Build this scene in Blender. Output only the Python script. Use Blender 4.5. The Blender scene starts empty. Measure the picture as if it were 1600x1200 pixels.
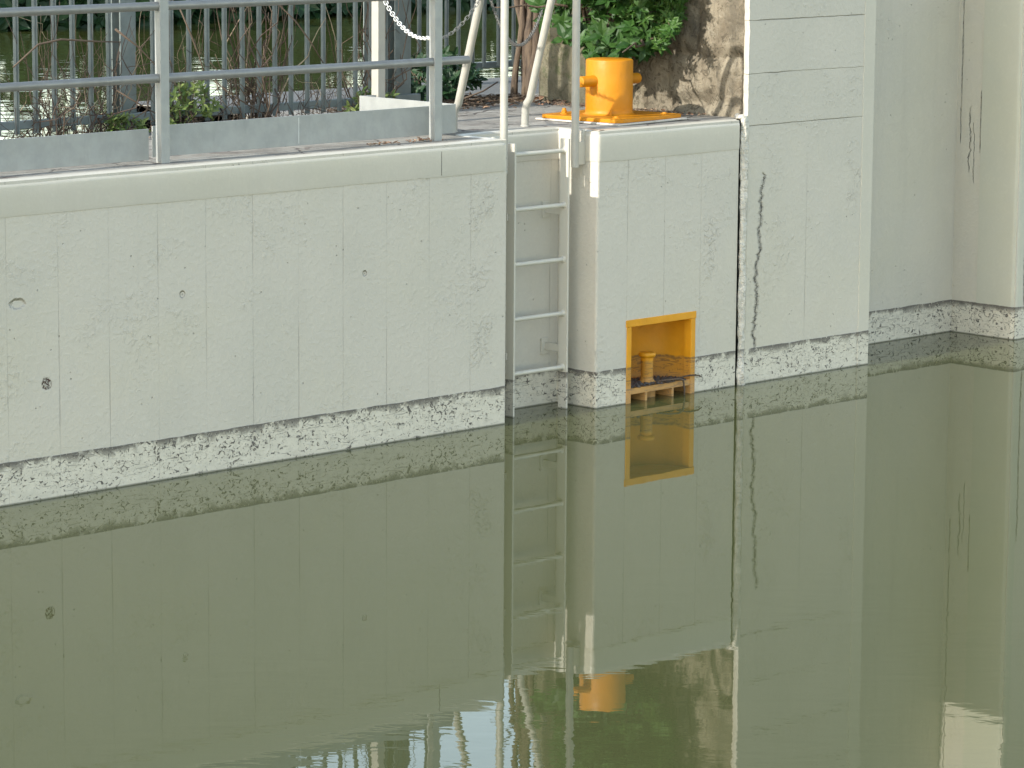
import bpy, bmesh, math, random
from mathutils import Vector, Matrix, noise
PI = math.pi
R = math.radians
random.seed(7)
scene = bpy.context.scene
col = scene.collection

# ---------------------------------------------------------------- camera
H = 1.53                      # level of the quay above the lock water
cam = bpy.data.cameras.new("camera")
cam.sensor_width = 36.0
cam.lens = 122.02
cam.clip_start = 0.1
cam.clip_end = 2000.0
camo = bpy.data.objects.new("camera", cam)
col.objects.link(camo)
yaw, pitch, roll = R(45.193), R(9.198), R(0.4055)
fw = Vector((math.sin(yaw)*math.cos(pitch), math.cos(yaw)*math.cos(pitch), -math.sin(pitch)))
rt = Vector((math.cos(yaw), -math.sin(yaw), 0))
up = rt.cross(fw)
r2 = rt*math.cos(roll) + up*math.sin(roll)
u2 = up*math.cos(roll) - rt*math.sin(roll)
camo.matrix_world = Matrix(((r2.x, u2.x, -fw.x, -13.008), (r2.y, u2.y, -fw.y, -12.967), (r2.z, u2.z, -fw.z, 3.190), (0, 0, 0, 1)))
scene.camera = camo

# ---------------------------------------------------------------- sky and sun
SUN_EL, SUN_AZ = R(27), R(-89)        # sun low on the left (-x), just behind the wall plane
world = bpy.data.worlds.new("World")
scene.world = world
world.use_nodes = True
wn = world.node_tree
wn.nodes.clear()
sky = wn.nodes.new("ShaderNodeTexSky")
sky.sky_type = 'NISHITA'
sky.sun_disc = False
sky.sun_elevation = SUN_EL
sky.sun_rotation = SUN_AZ
sky.air_density = 1.0
sky.dust_density = 0.4
sky.ozone_density = 1.0
bg = wn.nodes.new("ShaderNodeBackground")
bg.inputs[1].default_value = 0.15
wo = wn.nodes.new("ShaderNodeOutputWorld")
hsv = wn.nodes.new("ShaderNodeHueSaturation"); hsv.inputs['Saturation'].default_value = 0.88
wn.links.new(sky.outputs[0], hsv.inputs['Color'])
tint = wn.nodes.new("ShaderNodeMix"); tint.data_type = 'RGBA'; tint.blend_type = 'MULTIPLY'
tint.inputs[0].default_value = 1.0; tint.inputs[7].default_value = (1.10, 1.0, 0.84, 1)   # hazy, warm-white daylight
wn.links.new(hsv.outputs[0], tint.inputs[6])
wn.links.new(tint.outputs[2], bg.inputs[0])
wn.links.new(bg.outputs[0], wo.inputs[0])
sl = bpy.data.lights.new("sun", 'SUN')
sl.energy = 2.0
sl.angle = R(0.6)
sl.color = (1.0, 0.95, 0.86)
so = bpy.data.objects.new("sun", sl)
sdir = Vector((math.sin(SUN_AZ)*math.cos(SUN_EL), math.cos(SUN_AZ)*math.cos(SUN_EL), math.sin(SUN_EL)))
so.rotation_euler = sdir.to_track_quat('Z', 'Y').to_euler()
col.objects.link(so)
scene.view_settings.view_transform = 'Standard'
scene.view_settings.look = 'None'
scene.view_settings.gamma = 1.0
scene.view_settings.exposure = 1.70
scene.render.engine = 'CYCLES'
scene.cycles.max_bounces = 8
scene.cycles.use_denoising = True

# ---------------------------------------------------------------- tagging helpers
def tag(o, label=None, cat=None, group=None, kind=None):
    if label: o['label'] = label
    if cat: o['category'] = cat
    if group: o['group'] = group
    if kind: o['kind'] = kind
    return o

def empty(name, loc=(0, 0, 0)):
    o = bpy.data.objects.new(name, None)
    o.location = loc
    o.empty_display_size = 0.1
    col.objects.link(o)
    return o

class MB:
    """collects shapes and links them as one mesh object"""
    def __init__(s):
        s.v = []; s.f = []; s.m = []; s.mi = 0
    def add(s, vs, fs):
        b = len(s.v)
        s.v += [tuple(p) for p in vs]
        s.f += [tuple(b+i for i in f) for f in fs]
        s.m += [s.mi]*len(fs)
        return s
    def box(s, x0, x1, y0, y1, z0, z1):
        vs = [(x0,y0,z0),(x1,y0,z0),(x1,y1,z0),(x0,y1,z0),(x0,y0,z1),(x1,y0,z1),(x1,y1,z1),(x0,y1,z1)]
        return s.add(vs, [(3,2,1,0),(4,5,6,7),(0,1,5,4),(1,2,6,5),(2,3,7,6),(3,0,4,7)])
    def obox(s, c, ax, ay, az):
        c = Vector(c); ax = Vector(ax); ay = Vector(ay); az = Vector(az)
        vs = [c+ax*i+ay*j+az*k for k in (-1,1) for (i,j) in ((-1,-1),(1,-1),(1,1),(-1,1))]
        return s.add(vs, [(3,2,1,0),(4,5,6,7),(0,1,5,4),(1,2,6,5),(2,3,7,6),(3,0,4,7)])
    def tube(s, pts, rad, n=10, caps=True, closed=False):
        pts = [Vector(p) for p in pts]
        m = len(pts)
        rads = rad if isinstance(rad, (list, tuple)) else [rad]*m
        tang = []
        for i in range(m):
            if closed: t = pts[(i+1) % m]-pts[(i-1) % m]
            else: t = pts[min(i+1, m-1)]-pts[max(i-1, 0)]
            if t.length < 1e-9: t = Vector((0,0,1))
            tang.append(t.normalized())
        ref = Vector((0,0,1)) if abs(tang[0].z) < 0.9 else Vector((1,0,0))
        a = tang[0].cross(ref).normalized()
        vs = []
        for i in range(m):
            a = (a-tang[i]*a.dot(tang[i]))
            if a.length < 1e-6: a = tang[i].orthogonal()
            a.normalize()
            b = tang[i].cross(a)
            for k in range(n):
                an = 2*PI*k/n
                vs.append(pts[i]+(a*math.cos(an)+b*math.sin(an))*rads[i])
        fs = []
        for i in range(m if closed else m-1):
            j = (i+1) % m
            for k in range(n):
                k2 = (k+1) % n
                fs.append((i*n+k, i*n+k2, j*n+k2, j*n+k))
        if caps and not closed:
            fs.append(tuple(range(n-1, -1, -1)))
            fs.append(tuple((m-1)*n+k for k in range(n)))
        return s.add(vs, fs)
    def lathe(s, prof, c=(0,0,0), n=40, axis='z'):
        vs = []; c = Vector(c)
        for (r, z) in prof:
            for k in range(n):
                an = 2*PI*k/n
                if axis == 'z': vs.append(c+Vector((r*math.cos(an), r*math.sin(an), z)))
                else: vs.append(c+Vector((z, r*math.cos(an), r*math.sin(an))))
        fs = []
        for i in range(len(prof)-1):
            for k in range(n):
                k2 = (k+1) % n
                fs.append((i*n+k, i*n+k2, (i+1)*n+k2, (i+1)*n+k))
        if prof[0][0] > 1e-6: fs.append(tuple(range(n-1, -1, -1)))
        if prof[-1][0] > 1e-6: fs.append(tuple((len(prof)-1)*n+k for k in range(n)))
        return s.add(vs, fs)
    def prism(s, poly, z0, z1):
        n = len(poly)
        vs = [(x, y, z0) for x, y in poly]+[(x, y, z1) for x, y in poly]
        fs = [tuple(range(n-1, -1, -1)), tuple(range(n, 2*n))]
        fs += [(i, (i+1) % n, n+(i+1) % n, n+i) for i in range(n)]
        return s.add(vs, fs)
    def build(s, name, mat, parent=None, smooth=None, bevel=0, loc=None, fix=True):
        me = bpy.data.meshes.new(name)
        off = Vector(loc) if loc else Vector((0,0,0))
        me.from_pydata([Vector(p)-off for p in s.v], [], s.f)
        for mm in (mat if isinstance(mat, (list, tuple)) else [mat]): me.materials.append(mm)
        if isinstance(mat, (list, tuple)):
            me.polygons.foreach_set('material_index', s.m)
        me.update()
        if fix:
            bm = bmesh.new(); bm.from_mesh(me)
            bmesh.ops.recalc_face_normals(bm, faces=bm.faces)
            if bevel:
                es = [e for e in bm.edges if len(e.link_faces) == 2 and e.calc_face_angle(0) > 0.6]
                bmesh.ops.bevel(bm, geom=es, offset=bevel, segments=2, profile=0.5, affect='EDGES', clamp_overlap=True)
            bm.to_mesh(me); bm.free()
        o = bpy.data.objects.new(name, me)
        if loc: o.location = loc
        col.objects.link(o)
        if smooth:
            me.shade_smooth() if smooth is True else me.shade_smooth()
            if smooth is not True:
                me.set_sharp_from_angle(angle=R(smooth))
        if parent: o.parent = parent; o.location = o.location-parent.location
        return o

def cpy(o, parent=None):
    c = o.copy(); col.objects.link(c)
    if parent: c.parent = parent
    return c

# ---------------------------------------------------------------- node helper
class NT:
    def __init__(s, name):
        s.mat = bpy.data.materials.new(name); s.mat.use_nodes = True
        s.t = s.mat.node_tree; s.t.nodes.clear()
        s.out = s.t.nodes.new('ShaderNodeOutputMaterial')
        s.p = s.t.nodes.new('ShaderNodeBsdfPrincipled')
        s.t.links.new(s.p.outputs[0], s.out.inputs[0])
        s.co = s.t.nodes.new('ShaderNodeTexCoord').outputs['Object']
        sp = s.t.nodes.new('ShaderNodeSeparateXYZ'); s.t.links.new(s.co, sp.inputs[0])
        s.x, s.y, s.z = sp.outputs
    def set(s, sock, v):
        if isinstance(v, bpy.types.NodeSocket): s.t.links.new(v, sock)
        elif isinstance(v, (tuple, list)) and len(v) == 3 and sock.type == 'RGBA': sock.default_value = (*v, 1)
        else: sock.default_value = v
    def m(s, op, a, b=0.0, c=0.0, clamp=False):
        n = s.t.nodes.new('ShaderNodeMath'); n.operation = op; n.use_clamp = clamp
        s.set(n.inputs[0], a); s.set(n.inputs[1], b)
        if op in ('MULTIPLY_ADD', 'COMPARE', 'SMOOTH_MIN', 'SMOOTH_MAX'): s.set(n.inputs[2], c)
        return n.outputs[0]
    def vec(s, x, y, z):
        n = s.t.nodes.new('ShaderNodeCombineXYZ')
        for i, v in enumerate((x, y, z)): s.set(n.inputs[i], v)
        return n.outputs[0]
    def scale(s, v, k):
        n = s.t.nodes.new('ShaderNodeVectorMath'); n.operation = 'MULTIPLY'
        s.set(n.inputs[0], v); n.inputs[1].default_value = k
        return n.outputs[0]
    def noise(s, sc, det=3, rough=0.5, dist=0.0, v=None, col=False):
        n = s.t.nodes.new('ShaderNodeTexNoise')
        s.set(n.inputs['Vector'], v if v is not None else s.co)
        n.inputs['Scale'].default_value = sc; n.inputs['Detail'].default_value = det
        n.inputs['Roughness'].default_value = rough; n.inputs['Distortion'].default_value = dist
        return n.outputs[1 if col else 0]
    def voro(s, sc, feat='F1', v=None, out=0, rnd=1.0):
        n = s.t.nodes.new('ShaderNodeTexVoronoi'); n.feature = feat
        s.set(n.inputs['Vector'], v if v is not None else s.co)
        n.inputs['Scale'].default_value = sc; n.inputs['Randomness'].default_value = rnd
        return n.outputs[out]
    def ramp(s, v, lo, hi, a=0.0, b=1.0, smooth=True):
        n = s.t.nodes.new('ShaderNodeMapRange'); n.interpolation_type = 'SMOOTHSTEP' if smooth else 'LINEAR'
        s.set(n.inputs[0], v); s.set(n.inputs[1], lo); s.set(n.inputs[2], hi); s.set(n.inputs[3], a); s.set(n.inputs[4], b)
        return n.outputs[0]
    def mix(s, f, a, b, mode='MIX'):
        n = s.t.nodes.new('ShaderNodeMix'); n.data_type = 'RGBA'; n.blend_type = mode
        s.set(n.inputs[0], f); s.set(n.inputs[6], a); s.set(n.inputs[7], b)
        return n.outputs[2]
    def bump(s, h, dist=0.01, strength=1.0, nrm=None):
        n = s.t.nodes.new('ShaderNodeBump')
        n.inputs['Strength'].default_value = strength; n.inputs['Distance'].default_value = dist
        s.set(n.inputs['Height'], h)
        if nrm is not None: s.set(n.inputs['Normal'], nrm)
        return n.outputs[0]
    def done(s, base, rough=0.8, bump=None, **kw):
        s.set(s.p.inputs['Base Color'], base); s.set(s.p.inputs['Roughness'], rough)
        if bump is not None: s.t.links.new(bump, s.p.inputs['Normal'])
        for k, v in kw.items(): s.set(s.p.inputs[k.replace('_', ' ')], v)
        return s.mat

def add(n, *a):
    r = a[0]
    for q in a[1:]: r = n.m('ADD', r, q)
    return r
def mul(n, *a):
    r = a[0]
    for q in a[1:]: r = n.m('MULTIPLY', r, q)
    return r

# colours of the painted concrete
PAINT = (0.556, 0.520, 0.448)

def band_mask(n):
    """tide band below 0.205 m: pale cream with dark flecks"""
    wob = n.m('MULTIPLY', n.m('SUBTRACT', n.noise(7, 2), 0.5), 0.012)
    zt = n.m('ADD', n.z, wob)
    inband = n.ramp(zt, 0.203, 0.208, 1, 0)
    # dense dirt line just under the top of the band, broken into clumps
    nl = n.noise(9, 6, 0.65, 0.6)
    wid = n.ramp(nl, 0.36, 0.60, 0.008, 0.06, False)
    topd = n.m('POWER', n.ramp(n.m('SUBTRACT', 0.207, zt), 0.0, wid, 1, 0), 0.6)
    topd = mul(n, topd, n.ramp(n.noise(75, 3, 0.7, 0.8), 0.33, 0.42), n.ramp(nl, 0.34, 0.48, 0.06, 1.0))
    # curled flecks
    v = n.scale(n.co, (1.0, 1.0, 1.35))
    f1 = n.noise(27, 5, 0.62, 1.6, v=v)
    dens = n.ramp(n.z, 0.0, 0.21, 0.0, 0.05, False)
    big = n.m('MULTIPLY', n.m('SUBTRACT', n.noise(5, 2), 0.5), 0.12)
    f1 = add(n, f1, dens, big)
    fl = n.ramp(f1, 0.615, 0.635)
    f2 = add(n, n.noise(85, 4, 0.6, 1.2), dens, big)
    fl2 = n.m('MULTIPLY', n.ramp(f2, 0.655, 0.68), 0.75)
    # thin horizontal tide marks
    v2 = n.scale(n.co, (1.0, 1.0, 9.0))
    tl = n.m('MULTIPLY', n.ramp(add(n, n.noise(11, 4, 0.6, 0.8, v=v2), dens), 0.635, 0.66), 0.45)
    dark = n.m('MAXIMUM', n.m('MAXIMUM', fl, fl2), n.m('MAXIMUM', topd, tl))
    dark = n.m('MULTIPLY', dark, inband)
    wet = n.ramp(n.z, 0.002, 0.010, 1, 0)
    return inband, dark, wet

def concrete(name, seams=None, seam_top=None, rough_zones=True, hlines=None, crack=None, spots=None, base=PAINT, band=True, streaks=0.0, smooth=False, vcracks=None):
    n = NT(name)
    c = n.mix(n.ramp(n.noise(1.6, 3), 0.35, 0.68), base, tuple(q*k for q, k in zip(base, (0.94, 0.95, 0.95))))
    c = n.mix(n.m('MULTIPLY', n.ramp(n.noise(0.8, 4, 0.6, 0.4), 0.45, 0.7), 0.35), c, tuple(q*k for q, k in zip(base, (1.06, 1.04, 0.92))))
    c = n.mix(n.ramp(n.noise(60, 5, 0.7), 0.3, 0.7, 0, 0.16), c, tuple(q*0.8 for q in base))
    c = n.mix(n.m('MULTIPLY', n.ramp(n.noise(28, 5, 0.7, 0.8), 0.52, 0.68), 0.22), c, tuple(min(1, q*1.14) for q in base))
    c = n.mix(n.m('MULTIPLY', n.ramp(n.noise(5, 5, 0.65, 0.5, v=n.scale(n.co, (1, 1, 0.35))), 0.5, 0.72), 0.25), c, tuple(q*0.86 for q in base))
    hs = []
    dk = 0.0
    # trowelled grain
    grain = n.noise(70, 6, 0.65)
    vg = n.scale(n.co, (1.0, 1.0, 0.28))
    rel = n.noise(16, 5, 0.62, 0.5, v=vg)
    if smooth:
        h = n.m('ADD', n.m('MULTIPLY', grain, 0.0006), n.m('MULTIPLY', rel, 0.0012))
    else:
        h = n.m('ADD', n.m('MULTIPLY', grain, 0.0008), n.m('ADD', n.m('MULTIPLY', rel, 0.0020), n.m('MULTIPLY', n.ramp(n.noise(34, 3, 0.5, 0.6), 0.42, 0.66), 0.0008)))
        # blistered patches
        mask = n.ramp(n.noise(2.2, 3, 0.6, 0.7), 0.50, 0.66)
        rz = n.noise(30, 6, 0.62, 0.3)
        h = n.m('ADD', h, mul(n, n.ramp(rz, 0.45, 0.78), mask, 0.0034))
        # air pits
        pit = n.voro(20)
        pm = mul(n, n.ramp(pit, 0.05, 0.10, 1, 0), n.ramp(n.noise(6, 3), 0.52, 0.6))
        h = n.m('SUBTRACT', h, n.m('MULTIPLY', pm, 0.006))
        dk = n.m('MULTIPLY', pm, 0.35)
        if rough_zones:
            for (cx, w, z0, z1) in rough_zones if isinstance(rough_zones, list) else []:
                d = n.m('ABSOLUTE', n.m('ADD', n.m('SUBTRACT', n.x, cx), n.m('MULTIPLY', n.m('SUBTRACT', n.noise(7, 3), 0.5), 0.25)))
                k = mul(n, n.ramp(d, w*0.4, w, 1, 0), n.ramp(n.z, z0, z0+0.08), n.ramp(n.z, z1-0.08, z1, 1, 0), n.ramp(n.noise(4, 3), 0.40, 0.62))
                rr = n.ramp(n.noise(36, 5, 0.6, 0.4), 0.45, 0.66)
                h = n.m('ADD', h, mul(n, rr, k, 0.0040))
    if seams:
        x0, pitch_ = seams
        u = n.m('DIVIDE', n.m('SUBTRACT', n.x, x0), pitch_)
        fr = n.m('ABSOLUTE', n.m('SUBTRACT', n.m('FRACT', n.m('ADD', u, 0.5)), 0.5))
        d = n.m('MULTIPLY', fr, pitch_)
        jit = n.m('MULTIPLY', n.m('SUBTRACT', n.noise(4, 2, v=n.vec(n.m('FLOOR', n.m('ADD', u, 0.5)), 0.0, n.z)), 0.5), 0.01)
        d = n.m('ABSOLUTE', n.m('ADD', d, jit))
        vis = n.ramp(n.noise(1.7, 3, 0.6, v=n.vec(n.m('MULTIPLY', n.m('FLOOR', n.m('ADD', u, 0.5)), 3.7), 1.0, n.z)), 0.42, 0.68)
        line = n.m('MULTIPLY', n.ramp(d, 0.0010, 0.0045, 1, 0), n.m('ADD', n.m('MULTIPLY', vis, 0.6), 0.12))
        if seam_top: line = n.m('MULTIPLY', line, n.ramp(n.z, seam_top-0.01, seam_top, 1, 0))
        step = n.m('MULTIPLY', n.m('FRACT', n.m('MULTIPLY', n.m('SINE', n.m('MULTIPLY', n.m('FLOOR', u), 12.9898)), 43.7)), 0.003)
        h = n.m('ADD', h, step)
        h = n.m('SUBTRACT', h, n.m('MULTIPLY', line, 0.003))
        dk = add(n, dk, n.m('MULTIPLY', line, 0.34))
    if hlines:
        for (zz, k) in hlines:
            w = n.m('MULTIPLY', n.m('SUBTRACT', n.noise(5, 4, 0.6, 0.5), 0.5), 0.014)
            d = n.m('ABSOLUTE', n.m('SUBTRACT', n.m('ADD', n.z, w), zz))
            line = mul(n, n.ramp(d, 0.001, 0.0045, 1, 0), n.ramp(n.noise(2.5, 3), 0.36, 0.6), k)
            h = n.m('SUBTRACT', h, n.m('MULTIPLY', line, 0.005))
            h = n.m('ADD', h, n.m('MULTIPLY', n.ramp(n.m('SUBTRACT', n.m('ADD', n.z, w), zz), -0.002, 0.002), 0.003))
            dk = add(n, dk, n.m('MULTIPLY', line, 0.28))
    if crack:
        # (axis, list of (pos, z0, z1, width, wobble))
        for (ax, pos, sl_, z0, z1, w, wob) in crack:
            q = n.x if ax == 'x' else n.y
            cc = n.m('ADD', n.m('MULTIPLY', n.z, sl_), pos)
            wb = n.m('MULTIPLY', n.m('SUBTRACT', n.noise(5.5, 7, 0.72, 0.0, v=n.vec(pos*9, 0.0, n.z)), 0.5), wob)
            d = n.m('ABSOLUTE', n.m('SUBTRACT', n.m('ADD', q, wb), cc))
            ww = n.ramp(n.noise(14, 4, 0.7, v=n.vec(pos*3, 0.0, n.z)), 0.3, 0.7, w*0.35, w*1.5, False)
            k = mul(n, n.ramp(n.m('DIVIDE', d, ww), 0.5, 1.1, 1, 0), n.ramp(n.z, z0, z0+0.02), n.ramp(n.z, z1-0.02, z1, 1, 0))
            h = n.m('SUBTRACT', h, n.m('MULTIPLY', k, 0.012))
            side = mul(n, n.ramp(d, w, w*3.0, 1, 0), n.ramp(n.z, z0, z0+0.05), n.ramp(n.z, z1-0.05, z1, 1, 0), n.ramp(n.noise(30, 4, 0.7), 0.4, 0.6))
            h = n.m('SUBTRACT', h, n.m('MULTIPLY', side, 0.008))
            dk = add(n, dk, n.m('MULTIPLY', n.m('MULTIPLY', side, n.ramp(n.noise(55, 3), 0.5, 0.6)), 0.35))
            dk = add(n, dk, mul(n, k, n.ramp(n.noise(26, 4, 0.7), 0.40, 0.56, 0.25, 1.0), 0.8))
    if spots:
        # tie-bar holes, chips and a rust bloom: (x, z, radius, kind)
        for (sx, sz, rr, kd) in spots:
            dx = n.m('SUBTRACT', n.x, sx); dz = n.m('SUBTRACT', n.z, sz)
            if kd == 'oval': dx = n.m('MULTIPLY', dx, 0.55)
            d = n.m('SQRT', n.m('ADD', n.m('MULTIPLY', dx, dx), n.m('MULTIPLY', dz, dz)))
            d = n.m('ADD', d, n.m('MULTIPLY', n.m('SUBTRACT', n.noise(50, 3), 0.5), rr*0.5))
            if kd == 'rust':
                k = mul(n, n.ramp(d, rr*0.7, rr, 1, 0), n.ramp(n.noise(70, 4, 0.7, 1.0), 0.46, 0.54))
                c = n.mix(k, c, (0.075, 0.04, 0.03))
                h = n.m('SUBTRACT', h, n.m('MULTIPLY', k, 0.005))
            else:
                k = n.ramp(d, rr*0.55, rr, 1, 0)
                h = n.m('SUBTRACT', h, n.m('MULTIPLY', k, 0.015))
                if kd == 'hole':
                    k2 = n.ramp(d, rr*0.20, rr*0.42, 1, 0)
                    dk = add(n, dk, n.m('MULTIPLY', k2, 0.45))
    if streaks:
        v3 = n.scale(n.co, (1.0, 1.0, 0.06))
        st = n.m('MULTIPLY', n.ramp(n.noise(9, 5, 0.6, v=v3), 0.5, 0.75), streaks)
        c = n.mix(st, c, tuple(q*0.72 for q in base))
    if dk != 0.0:
        c = n.mix(n.m('MINIMUM', dk, 0.9), c, (0.07, 0.065, 0.055))
    rough = 0.62
    if band:
        inb, dark, wet = band_mask(n)
        pale = n.mix(n.ramp(n.noise(18, 4), 0.35, 0.7), (0.64, 0.60, 0.50), (0.58, 0.545, 0.455))
        if isinstance(base, tuple) and base[2] < 0.2:
            pale = (0.42, 0.26, 0.07)
        c = n.mix(inb, c, pale)
        c = n.mix(n.m('MULTIPLY', dark, 0.88), c, (0.055, 0.048, 0.045))
        c = n.mix(n.m('MULTIPLY', wet, 0.75), c, (0.06, 0.06, 0.04))
        h = n.m('ADD', h, n.m('MULTIPLY', dark, 0.002))
        rough = n.m('SUBTRACT', 0.62, n.m('MULTIPLY', inb, 0.12))
    if smooth and not band: rough = 0.32
    return n.done(c, rough, n.bump(h, 1.0), Specular_IOR_Level=0.4)

# ---------------------------------------------------------------- materials
wall_mat = concrete('painted_concrete', seams=(-2.996, 0.3030),
    rough_zones=[(-0.19, 0.12, 0.3, 1.38), (1.63, 0.09, 0.55, 1.35), (1.78, 0.1, 0.9, 1.3)],
    spots=[(-2.239, 0.905, 0.020, 'hole'), (-1.029, 0.903, 0.018, 'hole'), (-3.238, 0.95, 0.030, 'oval'), (-3.073, 0.554, 0.034, 'rust')])
coping_mat = concrete('coping_paint', band=False, smooth=True, base=(0.535, 0.503, 0.430))
tower_mat = concrete('tall_wall_concrete', rough_zones=[(2.9, 0.08, 0.9, 1.4), (2.6, 0.3, 1.42, 1.55)],
    hlines=[(1.490, 0.5), (1.785, 1.0), (2.087, 0.8), (2.39, 1.0), (2.69, 1.0)], seams=(2.47, 1.2), seam_top=1.30,
    crack=[('x', 2.003, 0.062, 0.19, 1.22, 0.0075, 0.20)])
recess_mat = concrete('recess_concrete', streaks=0.2, base=(0.545, 0.510, 0.435),
    crack=[('y', 0.465, 0.0, 1.2, 3.0, 0.0018, 0.03), ('y', 0.31, 0.0, 1.15, 1.55, 0.0018, 0.008), ('y', 0.43, -0.03, 1.02, 1.45, 0.0022, 0.14), ('y', 0.36, 0.0, 0.95, 1.35, 0.0014, 0.07), ('x', 4.605, 0.0, 0.2, 1.3, 0.004, 0.04)])

def steel(name, base, rough=0.45, mott=0.12, metal=0.0, dirt=0.15):
    n = NT(name)
    c = n.mix(n.ramp(n.noise(14, 4, 0.6), 0.3, 0.7), base, tuple(min(1, q*(1-mott)) for q in base))
    v = n.scale(n.co, (1, 1, 0.15))
    c = n.mix(n.m('MULTIPLY', n.ramp(n.noise(25, 4, 0.6, v=v), 0.55, 0.75), dirt), c, tuple(q*0.45 for q in base))
    h = n.noise(60, 4)
    return n.done(c, n.ramp(n.noise(20, 3), 0.3, 0.7, rough-0.08, rough+0.1), n.bump(h, 0.0006), Metallic=metal)

galv = steel('galvanised_rail', (0.25, 0.25, 0.24), 0.42, 0.14, 0.25)
galv_plate = steel('galvanised_plate', (0.33, 0.345, 0.335), 0.5, 0.12, 0.15)
galv_fence = steel('weathered_galvanised_fence', (0.17, 0.20, 0.195), 0.6, 0.2, 0.1, 0.3)
pole_mat = steel('painted_pole', (0.40, 0.385, 0.34), 0.45, 0.12, 0.0, 0.12)
ladder_mat = steel('painted_ladder', (0.565, 0.535, 0.46), 0.45, 0.06, 0.0, 0.08)
armour_mat = steel('painted_corner_armour', (0.55, 0.535, 0.44), 0.5, 0.05, 0.0, 0.08)
dark_pole = steel('dark_steel', (0.07, 0.08, 0.075), 0.6)
chain_mat = steel('white_chain_steel', (0.66, 0.67, 0.65), 0.4, 0.1)
chain_dull = steel('dull_chain_steel', (0.19, 0.19, 0.18), 0.5, 0.2)

def ladder_band():
    n = NT('ladder_paint_tide')
    inb, dark, wet = band_mask(n)
    c = n.mix(n.m('MULTIPLY', dark, 0.85), (0.565, 0.535, 0.46), (0.06, 0.05, 0.045))
    c = n.mix(n.m('MULTIPLY', wet, 0.6), c, (0.06, 0.06, 0.04))
    return n.done(c, 0.45, n.bump(n.noise(50, 3), 0.0005))
ladder_tide = ladder_band()

def yellow(name, base=(0.52, 0.20, 0.003), tide=False):
    n = NT(name)
    c = n.mix(n.ramp(n.noise(7, 4), 0.35, 0.7), base, tuple(q*0.88 for q in base))
    c = n.mix(n.m('MULTIPLY', n.ramp(n.noise(55, 4, 0.7), 0.66, 0.74), 0.35), c, (0.35, 0.16, 0.02))
    if tide:
        wob = n.m('MULTIPLY', n.m('SUBTRACT', n.noise(9, 3), 0.5), 0.02)
        zt = n.m('ADD', n.z, wob)
        inb = n.ramp(zt, 0.195, 0.21, 1, 0)
        c = n.mix(n.m('MULTIPLY', inb, 0.45), c, (0.30, 0.17, 0.06))
        v2 = n.scale(n.co, (1, 1, 7))
        tl = n.ramp(n.noise(10, 5, 0.65, 0.8, v=v2), 0.52, 0.60)
        sp = n.ramp(n.noise(55, 5, 0.65, 1.2), 0.60, 0.66)
        low = n.ramp(n.z, 0.05, 0.13, 1, 0)
        d = mul(n, inb, n.m('MAXIMUM', n.m('MULTIPLY', tl, 0.75), sp))
        topl = mul(n, n.ramp(n.m('ABSOLUTE', n.m('SUBTRACT', zt, 0.198)), 0.003, 0.010, 1, 0), n.ramp(n.noise(20, 4), 0.42, 0.55))
        d = n.m('MAXIMUM', d, n.m('MULTIPLY', topl, 0.8))
        c = n.mix(n.m('MULTIPLY', d, 0.75), c, (0.06, 0.045, 0.035))
        c = n.mix(n.m('MULTIPLY', low, 0.35), c, (0.42, 0.30, 0.20))
    h = add(n, n.m('MULTIPLY', n.noise(9, 3), 0.006), n.m('MULTIPLY', n.noise(60, 4), 0.0007))
    return n.done(c, n.ramp(n.noise(12, 4), 0.3, 0.7, 0.42, 0.62), n.bump(h, 1.0), Specular_IOR_Level=0.35)
yel = yellow('yellow_gloss_paint')
yel_tide = yellow('yellow_paint_with_tide_dirt', (0.70, 0.315, 0.014), tide=True)

def deck_material():
    n = NT('deck_concrete')
    c = n.mix(n.ramp(n.noise(3, 5, 0.65), 0.35, 0.65), (0.30, 0.285, 0.25), (0.20, 0.185, 0.16))
    v = n.scale(n.co, (0.5, 1.6, 1))
    c = n.mix(n.m('MULTIPLY', n.ramp(n.noise(9, 5, 0.7, 0.6, v=v), 0.48, 0.62), 0.6), c, (0.36, 0.345, 0.30))
    c = n.mix(n.m('MULTIPLY', n.ramp(n.noise(5, 4, 0.6, 0.8), 0.58, 0.66), 0.6), c, (0.13, 0.10, 0.085))
    cr = n.voro(2.3, 'DISTANCE_TO_EDGE', v=n.m('ADD', 0, 0) if False else n.co)
    wv = n.t.nodes.new('ShaderNodeVectorMath'); wv.operation = 'ADD'
    n.t.links.new(n.co, wv.inputs[0]); n.t.links.new(n.scale(n.noise(4, 4, col=True), (0.3, 0.3, 0.3)), wv.inputs[1])
    cr = n.voro(1.6, 'DISTANCE_TO_EDGE', v=wv.outputs[0])
    ck = n.ramp(cr, 0.006, 0.016, 1, 0)
    c = n.mix(n.m('MULTIPLY', ck, 0.75), c, (0.06, 0.045, 0.04))
    h = add(n, n.m('MULTIPLY', n.noise(35, 6, 0.7), 0.008), n.m('MULTIPLY', n.noise(5, 4), 0.015), n.m('MULTIPLY', ck, -0.006))
    return n.done(c, 0.9, n.bump(h, 1.0))
deck_mat = deck_material()

def path_material():
    n = NT('path_asphalt')
    c = n.mix(n.noise(6, 5, 0.6), (0.09, 0.095, 0.095), (0.15, 0.15, 0.145))
    return n.done(c, 0.9, n.bump(n.noise(60, 5), 0.006))
path_mat = path_material()

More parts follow.
